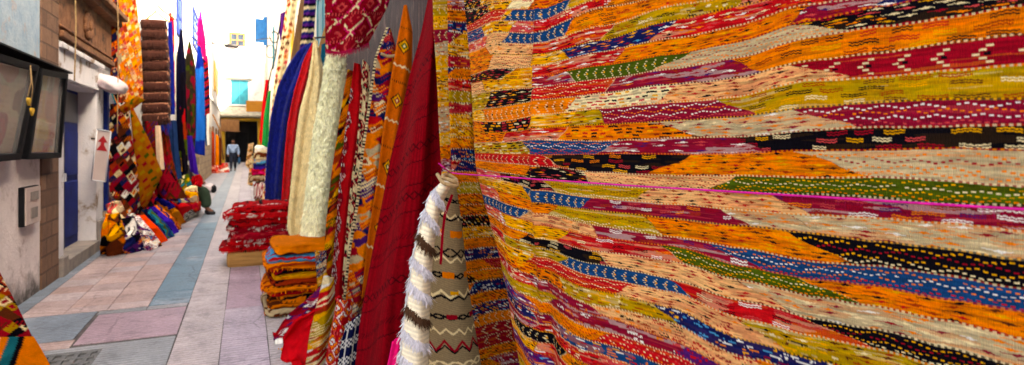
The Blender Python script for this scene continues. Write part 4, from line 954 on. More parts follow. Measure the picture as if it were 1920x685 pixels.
def tanp(U, W):
    C = solid((168, 148, 114), .30, .006, 3)(U, W); C *= (.88 + .12 * np.sin(W * 2 * np.pi / .0045))[..., None]
    q = .0045; u = np.floor(U / q) * q
    def cross(w0, c, per=.05, h=.014, ph=0.0):
        x = ((U + ph) / per) % 1 - .5; w = np.floor((W - w0) / .003) * .003
        k = (np.abs(w) < h) & (np.abs(np.abs(x) * 2 * h * 1.0 - np.abs(w)) < .0045); C[k] = LIN[c]
    def zig(w0, c, per=.06, h=.010, th=.0045):
        t = np.abs(((U / per) % 1) - .5) * 2; w = np.floor((W - w0) / .003) * .003
        k = np.abs(w - (t - .5) * 2 * h) < th; C[k] = LIN[c]
    def blocks(w0, c, h=.011, per=.09, fr=.5, ph=0.0):
        k = (np.abs(W - w0) < h) & ((((U + ph) / per) % 1) < fr); C[k] = LIN[c] * .95
    cross(.055, 'blk', .045, .009); zig(.115, 'crm', .05); zig(.121, 'blk', .1); blocks(.18, 'org', .013, .12, .75); cross(.25, 'blk', .06, .018); zig(.275, 'crm', .06)
    cross(.335, 'blk', .05, .010); blocks(.335, 'org', .012, .11, .42, .03); zig(.405, 'crm', .07, .012, .006); zig(.418, 'blk', .07, .008); blocks(.40, 'gold', .007, .14, .25)
    cross(.49, 'blk', .05, .010); blocks(.49, 'crim', .009, .12, .35, .02); zig(.545, 'crm', .05); zig(.60, 'crim', .07, .02, .007); zig(.612, 'blk', .07, .014, .004); cross(.67, 'crm', .06, .014); cross(.74, 'blk', .05, .010)
    e = U - U.min(1, keepdims=True); C[(e > .045) & (e < .056) & (W < .30) & (W > .03)] = LIN['crim']
    return C
sheet('tan_rug', [(834, 344), (818, 396), (811, 470), (800, 560), (800, 700), (802, 800)], [(856, 352), (866, 420), (876, 520), (890, 610), (905, 700), (918, 800)], 2.14, tanp,
      label='tan rug with black crosses and orange blocks tied beside the cream tasselled rug', group=None, bulge=.07, rip=((.008, 1.3, .2, .1),), nu=120, nv=320, thick=.010)
V_ = pt(841, 343, 1.98)
tag(tube('knot_cord', smooth_line([V_ + [-.035, .02, .03], V_ + [-.03, -.03, .0], V_ + [.02, -.04, -.012], V_ + [.035, .02, .012], V_ + [0, .03, .03], V_ + [-.03, -.01, .02], V_ + [.01, -.04, .006], V_ + [.03, -.0, -.01]], 40), .007, cloth_mat('knot_yarn') if False else M_ROPE),
    'pale yarn knotted round the top of the tan and cream tasselled rugs', 'cord')
# ---- folded textiles in stacks: each a rounded slab with a folded front
def slab_rug(name, c, w, d, h, paint, label, group, yaw=0.0, m=None, parent=None, seed=0, drop=0.0, fr=0):
    nu, nw = 40, 44
    a = np.linspace(0, 2 * np.pi, nw, endpoint=True)
    ca, sa = np.cos(a), np.sin(a); e = .35
    sy = np.sign(ca) * np.abs(ca) ** (e if True else 1) * d / 2; sz = np.sign(sa) * np.abs(sa) ** .45 * h / 2
    x = np.linspace(-1, 1, nu); X = np.sign(x) * np.abs(x) ** .9 * w / 2
    end = np.clip(1 - np.abs(x) ** 14 * .35, 0, 1)
    P = np.zeros((nw, nu, 3)); P[..., 0] = X[None]; P[..., 1] = sy[:, None] * end[None]; P[..., 2] = sz[:, None] * (1 - np.abs(x[None]) ** 8 * .25)
    nz = vn(P[..., 0] / .08 + seed * 7, P[..., 1] / .12 + P[..., 2] / .05, seed) - .5
    P[..., 2] += nz * h * .35; P[..., 1] += (vn(P[..., 0] / .05 + seed, P[..., 2] / .03, seed + 3) - .5) * .03
    P[..., 2] -= drop * np.clip(-P[..., 1] / (d / 2), 0, 1) ** 2 + .012 * np.abs(x[None]) ** 3
    # a seam along the front, where the cloth is folded double
    P[..., 1] += .022 * np.exp(-(P[..., 2] / (h * .14)) ** 2) * (P[..., 1] < -d * .35)
    cy, sy2 = math.cos(yaw), math.sin(yaw)
    Q = P.copy(); Q[..., 0] = P[..., 0] * cy - P[..., 1] * sy2; Q[..., 1] = P[..., 0] * sy2 + P[..., 1] * cy
    Q += np.asarray(c, float)
    W = np.cumsum(np.concatenate([np.zeros((1, nu)), np.linalg.norm(np.diff(P, axis=0), axis=2)], 0), 0); U = np.broadcast_to(X[None], W.shape)
    # finer colour grid
    C = paint(U, W); V = Q.reshape(-1, 3)
    F = gridfaces(nw, nu)[:, ::-1]; idx = np.arange(nw * nu).reshape(nw, nu)
    caps = []
    for col, flip in ((idx[:, 0], False), (idx[:, -1], True)):
        for i in range((nw - 1) // 2):
            q = [col[i], col[i + 1], col[nw - 2 - i], col[nw - 1 - i]]
            if len(set(q)) == 4: caps.append(q[::-1] if flip else q)
    parts = [(V, np.concatenate([F, np.array(caps)]), C.reshape(-1, 3), np.stack([U, W], -1).reshape(-1, 2))]
    if fr:
        f0 = Q[:, :][(P[..., 1] < -d * .42)]; fc = C[(P[..., 1] < -d * .42)]; k = rng.integers(0, len(f0), fr)
        parts.append(tufts(f0[k], np.tile([[0, -1., 0]], (fr, 1)), np.tile([[0, 0, -1.]], (fr, 1)), .022, .006, fc[k], 2, .6, .5))
    o = build(name, *merge(*parts), m or M_KILIM, parent); return tag(o, label, 'folded rug', group)
def redstack(i):
    pal = [['red', 'crim', 'dred'], ['red', 'wht', 'crim'], ['crim', 'blk', 'dred'], ['crim', 'red', 'pur']][i % 4]
    def f(U, W):
        C = solid(pal[0], .5, .02, i)(U, W)
        z = .008 * np.abs((U / .03) % 2 - 1)
        for w0, c in ((.04, pal[1]), (.085, pal[2]), (.13, 'wht'), (.16, 'blk'), (.62, pal[2]), (.69, 'wht'), (.73, pal[1])):
            k = (np.abs(W - w0 - z) < .012) & (hsh(np.floor(U / .022), w0 * 50, i) < .7); C[k] = LIN[c]
        k = hsh(np.floor(U / .045 + 3 * np.floor(W / .011)), np.floor(W / .011), i) > .87; C[k] = LIN[['blk', 'wht', 'pnk', 'wht'][i % 4]] * .8
        return C
    return f
SB = boxes('wooden_block', [(-.20, .52, 7.62, 8.35, .0, .19)], M_WOODT, None, .05); tag(SB, 'tan wooden block with rounded edges carrying the red stack of folded rugs', 'block')
zb = .19
rl = ['lowest rug of the red stack, resting on the tan wooden block', 'second rug from the bottom of the red stack on the wooden block', 'third rug from the bottom of the red stack, dark with white flecks', 'middle rug of the red stack on the wooden block', 'third rug from the top of the red stack on the wooden block', 'red rug just below the topmost one of the red stack', 'topmost rug of the red stack on the wooden block, bright red']
for i in range(7):
    hh = .072 + .01 * (i % 2); over = [.16, .05, .02, .06, .03, .10, -.02][i]
    slab_rug('folded_rug', (.19 - over * .35, 8.0, zb + hh / 2), .70 + over * .7, .80 + .05 * (i % 3), hh * 1.12, redstack(i if i < 6 else 0), rl[i], 'folded rugs in the red stack', .03 * ((i * 7) % 5 - 2), seed=i, fr=900 if i in (0, 2, 3) else 400)
    zb += hh
def orgstack(i):
    a = ['org', 'sky', 'crim', 'org', 'red', 'org', 'gry', 'org', 'org'][i]; b = ['brn', 'red', 'org', 'gold', 'blk', 'rst', 'brn', 'rst', 'org'][i]
    def f(U, W):
        C = solid(a, .35, .02, i + 30)(U, W); k = (np.abs(((W + .01 * i) / .11) % 1 - .5) < .13); C[k] = LIN[b] * .9
        k = np.abs(((W) / .20) % 1 - .5) < .03; k &= np.floor(U / .012) % 2 < 1; C[k] = LIN['blk']
        return C
    return f
zb = .012
ol = ['lowest, brown-lined rug of the orange stack on the paving', 'grey-blue rug second from the bottom of the orange stack', 'dark brown rug third from the bottom of the orange stack', 'orange rug below the red one, lower half of the orange stack', 'bright red rug in the lower half of the orange stack', 'orange rug just above the bright red one in the orange stack',
      'rust rug at mid height of the orange stack', 'gold and orange rug above the rust one in the orange stack', 'crimson rug in the upper half of the orange stack', 'orange rug with dark trim above the crimson one in the orange stack', 'blue-edged rug just below the topmost of the orange stack', 'topmost plain orange folded rug of the orange stack']
oc = ['org', 'gry', 'brn', 'org', 'red', 'org', 'rst', 'gold', 'crim', 'org', 'sky', 'org']; od = ['brn', 'brn', 'org', 'blk', 'org', 'rst', 'blk', 'org', 'blk', 'rst', 'red', 'org']
def orgstack(i):
    def f(U, W):
        C = solid(oc[i], .45, .02, i + 30)(U, W); k = (np.abs(((W + .013 * i) / .09) % 1 - .5) < .16); C[k] = LIN[od[i]] * .9
        k = np.abs(((W + .02 * i) / .21) % 1 - .5) < .025; k &= np.floor(U / .012) % 2 < 1; C[k] = LIN['blk']
        return C
    return f
for i in range(12):
    hh = [.05, .045, .05, .055, .05, .045, .045, .05, .045, .05, .045, .065][i]
    slab_rug('folded_rug', (.45 + .022 * ((i * 5) % 4 - 1.5), 5.62 - .02 * ((i * 3) % 4), zb + hh / 2), .50 + .035 * ((i * 3) % 4), .62, hh * 1.25, orgstack(i), ol[i], 'folded rugs in the orange stack', .06 * ((i * 3) % 5 - 2), seed=40 + i, drop=.045 if i < 11 else .02, fr=120 if i % 4 == 1 else 0)
    zb += hh
# blue and yellow rug squeezed behind the orange stack
sheet('blue_patterned_rug', [(590, 470), (594, 520), (598, 575)], [(612, 470), (612, 520), (610, 575)], 5.15, kilim(['blu', 'nav', 'blk', 'gold', 'crm'], .05, .09, 2, 6, .014, .5), label='blue, black and yellow patterned rug hanging just right of the orange stack', bulge=.03, nu=40, nv=70)
# heap in the right foreground
HP = 'rugs heaped at the foot of the right wall'
sheet('striped_rug', [(602, 536), (562, 572), (532, 600), (511, 634)], [(630, 560), (610, 596), (582, 628), (540, 646)], 4.75, lozenge(['crim', 'wht', 'crim', 'red', 'pur', 'crim'], .05, .09, 9, .9), None, 'crimson and white striped rug sliding off the heap towards the orange stack', 'rug', HP, .16, ((.04, 1.5, .2, .3), (.02, 3.2, .1, .5)), 80, 110, .03, crumple=.04)
sheet('orange_rug', [(560, 610), (536, 645), (522, 676)], [(590, 615), (574, 655), (546, 700)], 4.45, kilim(['org', 'gold', 'org', 'pur'], .07, .3, 1, 2, .016, .4), None, 'small orange rug corner under the red cloth of the foreground heap', 'rug', HP, .08, nu=50, nv=70, crumple=.03)
sheet('red_cloth', [(600, 568), (558, 600), (534, 636), (525, 668), (523, 690)], [(640, 556), (634, 620), (628, 680), (622, 760)], 4.22, solid((176, 16, 30), .5, .03, 2), M_CLOTH, 'plain red cloth folded in the foreground heap at the right wall', 'cloth', HP, .16, ((.06, 1.6, .15, .4), (.035, 3.2, .1, .8)), 90, 110, .02, crumple=.07)
sheet('twisted_kilim', [(608, 512), (594, 570), (580, 630), (568, 720), (560, 790)], [(626, 520), (630, 600), (622, 660), (608, 790)], 3.95, lozenge(['gold', 'crm', 'red', 'oly', 'crm', 'rst', 'wht'], .08, .30, 14, 1.6), None, 'twisted kilim of cream, gold and red flashes standing in the foreground heap', 'rug', HP, .10, ((.025, 1.5, .2, .5),), 60, 160, .02)
sheet('red_zigzag_rug', [(632, 560), (622, 610), (612, 660), (602, 780)], [(662, 560), (658, 620), (650, 700), (645, 780)], 3.75, diamonds('red', ['pnk', 'wht', 'crim', 'org'], .10, 11), None, 'red rug with small white figures hanging low between heap and dark red rug', 'rug', HP, .06, nu=60, nv=120)
sheet('checked_rug', [(650, 606), (640, 640), (632, 690), (628, 780)], [(678, 590), (674, 640), (668, 700), (664, 780)], 3.5, lambda U, W: np.where((((np.floor(U / .013) + np.floor(W / .013)) % 2 < 1) & (np.floor(W / .05) % 2 < 1) | (np.abs(((U / .055) % 1) - .5) < .08))[..., None], LIN['wht'] * .8, LIN['nav'] * .5), None,
      'black and white checked rug at the bottom beside the dark red rug', 'rug', HP, .04, nu=80, nv=130)
sheet('pink_cloth', [(735, 640), (725, 690), (718, 790)], [(762, 620), (756, 690), (752, 790)], 2.6, solid('hot', .5, .01, 4), M_CLOTH, 'strip of pink cloth between the dark red and cream tasselled rugs', 'cloth', None, .03, nu=24, nv=50)
# textiles stacked far along the right wall
far_st = [((476, 370), (497, 344), 'crim', 'wht', 'crimson and white bundle lowest of the far right stack'), ((466, 341), (493, 330), 'tan', 'brn', 'tan bundle above the crimson one in the far right stack'), ((472, 330), (494, 317), 'crim', 'hot', 'crimson folded cloth in the far right stack'), ((475, 318), (496, 307), 'nav', 'vio', 'royal blue folded cloth in the far right stack'),
          ((477, 307), (497, 296), 'tan', 'sky', 'beige and blue folded cloth in the far right stack'), ((476, 297), (498, 286), 'brn', 'crm', 'brown flowered folded cloth in the far right stack'), ((478, 287), (499, 275), 'wht', 'crm', 'white folded cloth on top of the far right stack')]
s_ = 15.5
for i, (a, b, c1, c2, lb) in enumerate(far_st):
    p0, p1 = pt(*a, s_), pt(*b, s_); w = p1[0] - p0[0] + .25; hh = max(.1, p1[2] - p0[2])
    slab_rug('folded_cloth', (p0[0] + w / 2, s_ + .3, (p0[2] + p1[2]) / 2), w, .7, hh * 1.15, stripes([c1, c1, c2], .06, 'W', .4, i), lb, 'folded textiles of the far right stack', seed=60 + i, m=M_CLOTH)
tag(boxes('wooden_trestle', [(.22, .85, s_, s_ + .7, .0, .14)], M_WOOD, None, .02), 'low wooden trestle under the far right stack of textiles', 'trestle')
for i, (l, r_, pl, lb) in enumerate((([(470, 295), (464, 345)], [(478, 292), (474, 350)], ['brn', 'tan', 'crm', 'org'], 'brown patterned rug leaning beyond the far right stack'), ([(466, 270), (460, 310)], [(476, 268), (470, 318)], ['gry', 'crm', 'brn'], 'grey patterned rug leaning at the far end of the right wall'))):
    sheet('leaning_rug', l, r_, 20 + 6 * i, kilim(pl, .12, .2, 1, 5 + i, .04), None, lb, 'rug', None, .1, nu=24, nv=40, thick=.03)
# cables on the right wall
def coil(cx, cy, rad, s, turns):
    c = pt(cx, cy, s); return [c + np.array([rad * math.cos(t) * .75, .02 * math.sin(t * 3), rad * math.sin(t)]) for t in np.linspace(0, 2 * math.pi * turns, 24 * turns)]
cb = empty('cable_bundle', pt(521, 68, 14), 'black cable bundle with loops hanging beside the grey-orange floral rug', 'cable')
tube('loop', coil(514, 70, .12, 14, 2), .012, M_BLK, cb, 6); tube('loop', coil(507, 97, .14, 14.2, 1), .008, M_BLK, cb, 6)
tube('cable', smooth_line([pt(x, y, 14) for x, y in ((526, 40), (521, 70), (516, 110), (508, 135), (503, 160), (498, 190))], 40), .014, M_BLK, cb, 6)
# ------------------------------------------------------------------ left side: cases, meter box, sign, lamp hood
def quad_frame(tl, tr, br, bl, wd, th, m, parent, name):
    """a picture-frame ring between four 3-D corners"""
    c = [np.array(p) for p in (tl, tr, br, bl)]; ex = (c[1] - c[0]); ex /= np.linalg.norm(ex); ez = (c[3] - c[0]); ez /= np.linalg.norm(ez); nn = np.cross(ex, ez); nn /= np.linalg.norm(nn)
    if nn[0] < 0: nn = -nn
    ins = [c[0] + ex * wd + ez * wd, c[1] - ex * wd + ez * wd, c[2] - ex * wd - ez * wd, c[3] + ex * wd - ez * wd]
    bm = bmesh.new(); V = [[bm.verts.new(p + nn * z) for p in ring] for ring, z in ((c, 0), (c, th), (ins, th), (ins, 0))]
    for a in range(4):
        A, B = V[a], V[(a + 1) % 4]
        for i in range(4): j = (i + 1) % 4; bm.faces.new([A[i], A[j], B[j], B[i]])
    bmesh.ops.recalc_face_normals(bm, faces=bm.faces); bmesh.ops.bevel(bm, geom=list(bm.edges), offset=.004, segments=2, affect='EDGES', clamp_overlap=True)
    me = bpy.data.meshes.new(name); bm.to_mesh(me); bm.free(); return link(name, me, m, parent), ins, nn
def notice_reflections(cols, seed):
    def f(U, W):
        C = np.tile(LIN[cols[0]], U.shape + (1,)) * .6 * (.6 + .6 * vn(U / .12, W / .2, seed))[..., None]
        for i, c in enumerate(cols[1:]):
            k = vn(U / .22 + i * 5, W / .30, seed + i) > .58; C[k] = C[k] * .45 + LIN[c] * .35  # colour patches painted on the backboard in place of reflections in the glass
        k = (np.abs((W / .05) % 1 - .5) < .12) & (hsh(np.floor(U / .03), np.floor(W / .05), seed) > .5); C[k] *= .72
        return C
    return f
def case(tl, tr, br, bl, cols, seed, label):
    g = empty('display_case', (np.array(bl) + np.array(br)) / 2, label, 'display case', 'glass cases on the plaster wall')
    fo, ins, nn = quad_frame(tl, tr, br, bl, .055, .07, M_BLK, g, 'frame')
    i0, i1, i2, i3 = [p + nn * .012 for p in ins]; u = np.linspace(0, 1, 40)[None, :, None]; v = np.linspace(0, 1, 50)[:, None, None]
    P = (i0 * (1 - u) + i1 * u) * (1 - v) + (i3 * (1 - u) + i2 * u) * v
    W = np.broadcast_to(v[..., 0] * .8, P.shape[:2]); U = np.broadcast_to(u[..., 0] * 1.0, P.shape[:2])
    build('backboard', *closed(P, notice_reflections(cols, seed)(U, W), np.stack([U, W], -1), .006), M_CLOTH, g)
    prism('glass', [p + nn * .04 for p in ins], nn * .004, M_GLASS, g)
    return g
case(pn(-60, 86, -1.72), pn(56, 121, -1.72), pn(21, 298, -1.82), pn(-90, 308, -1.82), ['brn', 'mag', 'tan', 'crim'], 3, 'left one of the two black-framed glass cases, dark red reflections painted inside')
case(pn(61, 126, -1.72), pn(113, 137, -1.72), pn(100, 295, -1.82), pn(35, 298, -1.82), ['tan', 'brn', 'oly', 'rst'], 8, 'right one of the two black-framed glass cases, olive-brown behind the glass')
a, b = pn(0, 92, -1.66), pn(137, 134, -1.66)
tag(boxes('shelf_board', [(WL + .0, -1.66, 4.6, float(b[1]), 2.2, 2.218)], M_BLK, None, .004), 'thin dark board running above the black-framed glass cases', 'board')
pc = pn(57, 132, -1.63)
g = empty('heart_padlocks', pc, 'two yellow hearts hanging on a string between the glass cases', 'padlocks')
tube('string', [pc + [0, 0, .04], pc + [.01, -.02, -.1], pc + [.0, -.06, -.22]], .004, M_ROPE, g, 6); tube('string', [pc + [0, 0, .04], pc + [.01, .02, -.15], pc + [.0, .0, -.30]], .004, M_ROPE, g, 6)
def heart(c, r):
    t = np.linspace(0, 2 * math.pi, 28, endpoint=False)
    x = 16 * np.sin(t) ** 3; z = 13 * np.cos(t) - 5 * np.cos(2 * t) - 2 * np.cos(3 * t) - np.cos(4 * t)
    return [c + np.array([0, x_ * r / 16, z_ * r / 16]) for x_, z_ in zip(x, z)]
prism('heart', heart(pc + [0, -.07, -.26], .035), (.016, 0, 0), M_YEL, g, .003); prism('heart', heart(pc + [0, .01, -.34], .036), (.016, 0, 0), M_YEL, g, .003)
g = empty('meter_box', (-1.78, 6.9, .72), 'small pale meter box with a dark side on the pinkish plaster wall', 'meter box')
b0, b1 = pn(47, 352, -1.80), pn(75, 416, -1.80)
y0, y1, z0, z1 = float(b0[1]), float(b1[1]), float(b1[2]), float(b0[2])
boxes('case', [(WL, -1.808, y0, y1, z0, z1)], M_BLK, g, .006); boxes('cover', [(-1.807, -1.793, y0 + .01, y1 - .005, z0 + .008, z1 - .008)], M_SIGN, g, .006)
boxes('dial_window', [(-1.7929, -1.788, y0 + .12, y0 + .34, z1 - .13, z1 - .05)], M_STEP, g, .003); boxes('label_plate', [(-1.7929, -1.789, y0 + .12, y1 - .1, z0 + .06, z0 + .16)], M_STEP, g, .002)
# arrow sign
g = empty('arrow_sign', (-1.74, 9.3, .8), 'narrow grey-pink sign board with a red arrow pointing up beside the doorway', 'sign')
TL, TR, BR, BL = [pt(x, y, 9.3) for x, y in ((182, 243), (208, 247), (198, 341), (172, 338))]
prism('board', [TL, TR, BR, BL], (0, .03, 0), M_SIGN, g, .002)
q = lambda u, v: (TL * (1 - u) + TR * u) * (1 - v) + (BL * (1 - u) + BR * u) * v + np.array([0, -.001, 0])
fr_ = boxes
for nm, poly in (('arrow', [(.5, .10), (.86, .235), (.62, .235), (.62, .285), (.90, .40), (.10, .40), (.38, .285), (.38, .235), (.14, .235)]),):
    prism(nm, [q(u, v) for u, v in poly], (0, -.004, 0), M_REDP, g)
for (a_, b_) in (((0, 0), (1, 0)), ((1, 0), (1, 1)), ((1, 1), (0, 1)), ((0, 1), (0, 0))):
    tube('edge_trim', [q(*a_) + [0, -.004, 0], q(*b_) + [0, -.004, 0]], .009, M_ALU, g, 6)
tube('bracket', [(WL, 9.33, float(TL[2]) - .12), (float(TL[0]) + .02, 9.33, float(TL[2]) - .12)], .012, M_IRON, g, 6)
# lamp hood
c = pt(207, 158, 9.9)
g = empty('lamp_hood', c, 'white rounded lamp hood sticking out above the arrow sign', 'lamp')
import mathutils
ellip('hood', c, (.22, .24, .11), M_PLAST, g, 24, .10, mathutils.Euler((.1, .42, 0)))
tube('arm', [(WL, 9.9, float(c[2]) + .08), tuple(c)], .02, M_IRON, g, 6)
# ropes in front of the frieze
for x, s, lb in ((185, 9.75, 'thin hemp rope hanging down beside the carved rosette'), (93, 7.4, 'thin pale cord hanging down the brown stone pilaster')):
    p0, p1 = pt(x, -60, s), pt(x - 2, 150 if x < 100 else 250, s); p0[0] = p1[0] = WL + .24 if x < 100 else WL + .22
    tag(tube('rope', smooth_line([p0, (p0 + p1) / 2 + [.01, .02, 0], p1], 14), .007, M_ROPE, None, 6), lb, 'rope')

# ------------------------------------------------------------------ left side: hung rugs and scarves
LG = 'rugs and cloths hung on the left'
def bright(U, W):
    C = lozenge(['org', 'gold', 'rst', 'org', 'pnk', 'crm', 'org', 'tan'], .10, .11, 41, .6)(U, W)
    D = lozenge(['crim', 'nav', 'brn', 'rst', 'gry', 'blk', 'org'], .10, .11, 43, .6)(U, W)
    k = U < U.min(1, keepdims=True) * .35 + U.max(1, keepdims=True) * .0
    C[k] = D[k]; e = U < U.min(1, keepdims=True) + .035; C[e] = LIN['teal'] * .9
    return C
sheet('orange_kilim', [(213, -30), (204, 50), (198, 110), (206, 160), (224, 206)], [(254, -14), (263, 60), (268, 120), (271, 186)], 10.6, bright, None, 'long orange kilim with dark left half and teal edge, hung above the lamp hood', 'rug', LG, .07, ((.07, 1.0, .05, .1), (.02, 2.6, .1, .1)), 90, 150, sR=11.2)
sheet('red_white_kilim', [(207, 196), (205, 260), (203, 320), (208, 362), (241, 409)], [(241, 192), (248, 260), (262, 330), (270, 370), (258, 400)], 10.3, lozenge(['crim', 'crm', 'rst', 'blk', 'brn', 'blk', 'crim', 'nav', 'brn', 'org', 'wht'], .13, .13, 17, .5), None,
      'kilim of crimson, white and orange lozenges hanging just right of the arrow sign', 'rug', LG, .06, ((.03, 1.3, .1, .2),), 90, 150, sR=10.6)
def goldr(U, W):
    C = solid((176, 112, 20), .4, .05, 6)(U, W); per = .12
    a = np.abs(((U + .5 * W) / per) % 1 - .5) + np.abs((W / per) % 1 - .5); pk = np.floor(hsh(np.floor((U + .5 * W) / per), np.floor(W / per), 3) * 4).astype(int)
    for i, c_ in enumerate(('rst', 'grn', 'oly', 'crim')): C[(a < .36) & (pk == i)] = LIN[c_] * .9
    return C
sheet('gold_rug', [(243, 196), (250, 262), (258, 318), (262, 384)], [(247, 197), (281, 262), (306, 326), (274, 388)], 10.15, goldr, None, 'gold rug with faded lozenges, its corner folded back, beside the crimson and white kilim', 'rug', LG, .08, ((.03, 1.0, .1, .5),), 60, 120, .012)
sheet('gold_rug', [(226, 200), (240, 193), (258, 180)], [(232, 212), (252, 203), (272, 187)], 10.2, goldr, None, 'gold cloth fold tucked under the bottom of the long orange kilim', 'cloth', LG, .06, nu=24, nv=40)
def brown(U, W):
    C = solid((80, 48, 38), .5, .03, 6)(U, W); return C
def browntufts(P, Nn, C, U, W):
    return shag(.05, .012, 5000, .85)(P, Nn, C, U, W) + shag(.12, .014, 140, .9, .004, (24, 36, 130), [.985])(P, Nn, C, U, W)
def brown2(U, W):
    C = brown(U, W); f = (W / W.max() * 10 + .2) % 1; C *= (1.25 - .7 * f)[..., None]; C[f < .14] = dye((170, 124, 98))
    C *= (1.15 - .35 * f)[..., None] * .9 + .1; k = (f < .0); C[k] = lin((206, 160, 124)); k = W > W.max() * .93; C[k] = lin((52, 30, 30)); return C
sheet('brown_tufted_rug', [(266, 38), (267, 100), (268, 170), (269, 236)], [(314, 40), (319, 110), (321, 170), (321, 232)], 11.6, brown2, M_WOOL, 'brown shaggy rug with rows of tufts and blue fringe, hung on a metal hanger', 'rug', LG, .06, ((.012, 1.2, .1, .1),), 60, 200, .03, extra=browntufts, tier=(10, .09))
g = empty('hanger_rail', pt(292, 30, 11.6), 'green metal hanger and wire holding the brown tufted rug', 'hanger')
tube('hook', [pt(x, y, 11.6) for x, y in ((266, 44), (280, 32), (292, 22), (304, 32), (318, 42))], .014, M_YEL, g, 6)
tube('wire', [(WL, 11.6, float(pt(292, 10, 11.6)[2])), pt(291, 12, 11.6), pt(292, 24, 11.6)], .010, M_IRON, g, 6); tube('rail', [pt(296, 12, 11.6), pt(310, 24, 12), pt(330, 38, 12.6)], .014, M_WOODT, g, 6)
def hang(nm, L, R, s, pnt, label, b=.05, m=None, cat='cloth', nu=24, nv=70, th=.012, **k):
    return sheet(nm, L, R, s, pnt, m or M_CLOTH, label, cat, LG, b, ((.02, 1.4, .1, .3), (.01, 2.7, .3, .1)), nu, nv, th, **k)
hang('blue_cloth', [(315, 42), (316, 120), (318, 215)], [(323, 40), (326, 120), (328, 215)], 12.3, solid((24, 44, 140), .4), 'narrow royal blue cloth hanging beside the brown tufted rug')
hang('orange_red_scarf', [(317, 22), (319, 60), (320, 130), (320, 200)], [(326, 28), (328, 80), (327, 140), (329, 200)], 12.8, stripes(['red', 'red', 'org', 'pnk', 'crm'], .16, 'W', 2, 3), 'twisted red and orange scarf hanging right of the royal blue cloth')
hang('plum_rug', [(272, 228), (276, 290), (284, 350), (298, 372)], [(296, 228), (304, 280), (326, 330), (352, 372)], 11.3, lozenge(['crim', 'brn', 'pur', 'crim', 'blk', 'rst'], .22, .3, 5, .5), 'plum and brown rug spreading down behind the gold rug', .12, M_KILIM, 'rug', 50, 90)
hang('cream_cloth', [(291, 236), (293, 280), (296, 318)], [(301, 236), (305, 280), (308, 318)], 11.15, solid((216, 190, 160), .3), 'cream strip of cloth hanging below the brown tufted rug')
hang('rust_rug', [(300, 234), (304, 290), (312, 345)], [(314, 234), (322, 290), (334, 345)], 11.7, lozenge(['rst', 'crim', 'brn', 'brn'], .12, .2, 6, .4), 'rust patterned rug hanging below the right half of the brown tufted rug', .06, M_KILIM, 'rug', 30, 70)
hang('denim_cloth', [(313, 226), (318, 280), (326, 340)], [(331, 226), (334, 280), (341, 335)], 12.4, solid((40, 66, 108), .6, .05), 'denim blue cloth hanging low between rust and black cloths')
hang('white_cloth', [(328, 100), (327, 160), (329, 240)], [(336, 96), (338, 160), (337, 240)], 13.6, solid('wht', .2), 'white cloth edge showing left of the black scarf')
hang('black_scarf', [(338, 56), (331, 110), (331, 200), (334, 330)], [(342, 56), (348, 120), (349, 220), (350, 325)], 13.4, solid((22, 22, 48), .6, .06), 'near-black scarf hanging from the cable between white and olive cloths', .08)
hang('yellow_purple_scarf', [(338, 140), (338, 200), (336, 280), (340, 322)], [(346, 135), (350, 200), (351, 280), (352, 322)], 13.2, lambda U, W: np.where((vn(U / .05, W / .22, 3) > .72)[..., None], np.array([LIN['gold'], LIN['pur'], LIN['red'], LIN['rst'], LIN['grn']])[(W / .33).astype(int) % 5] * .8, LIN['blk'] * 1.5), 'black scarf with yellow, purple and red patches lying over the near-black scarf', .05)
def olivep(U, W):
    C = solid((52, 46, 34), .6, .06, 3)(U, W); k = vn(U / .07, W / .12, 5) > .66; C[k] = LIN['mag'] * .6; k = vn(U / .06, W / .1, 9) > .72; C[k] = LIN['grn'] * .5; return C
hang('olive_scarf', [(354, 78), (346, 120), (344, 190), (345, 250), (352, 296)], [(357, 78), (366, 120), (368, 190), (367, 255), (362, 300)], 14.3, olivep, 'long dark olive scarf with purple mottling hanging before the bright blue cloth', .10)
hang('bright_blue_cloth', [(371, 88), (367, 120), (366, 200), (365, 288)], [(376, 86), (382, 120), (384, 200), (384, 292)], 16.5, lambda U, W: np.where(((W < .55) | (W > 2.35))[..., None], lin((10, 40, 150)), lin((16, 110, 214))) * (.8 + .4 * vn(U / .05, W / .3, 2))[..., None], 'long bright blue cloth with darker top and hem hanging between olive and striped scarves', .08)
hang('pink_scarf', [(374, 20), (370, 60), (372, 92)], [(377, 20), (385, 70), (388, 118)], 17.2, solid('hot', .3), 'hot pink pointed scarf hanging above the bright blue cloth', .05)
hang('striped_scarf', [(378, 112), (379, 160), (379, 224)], [(390, 104), (393, 160), (393, 212)], 17.6, stripes(['crim', 'nav', 'blk', 'crim', 'brn'], .05, 'W', .5, 3), 'dark crimson and navy striped scarf hanging below the pink one')
hang('white_sheet', [(384, 212), (384, 250), (386, 274)], [(392, 212), (392, 250), (393, 272)], 19, stripes(['wht', 'wht', 'blu'], .09, 'U', .1, 3), 'white cloth with a blue band below the striped scarf')
hang('violet_cloth', [(350, 255), (353, 290), (358, 322)], [(360, 255), (366, 290), (372, 328)], 13.6, solid('vio', .4), 'violet cloth trailing down below the olive scarf')
for i, (x0, x1, c_, lb) in enumerate(((396, 403, 'rst', 'brown-red rug standing against the far white house'), (403, 411, 'org', 'orange rug standing beside the brown-red one at the far white house'), (411, 416, 'brn', 'dark brown rug standing furthest along the far white house'))):
    sheet('standing_rug', [(x0 + 1, 246 + 6 * i), (x0, 310)], [(x1 - 1, 250 + 5 * i), (x1, 310)], 33 - .4 * i, solid(c_, .5, .1), None, lb, 'rug', None, .12, nu=16, nv=24, thick=.05)
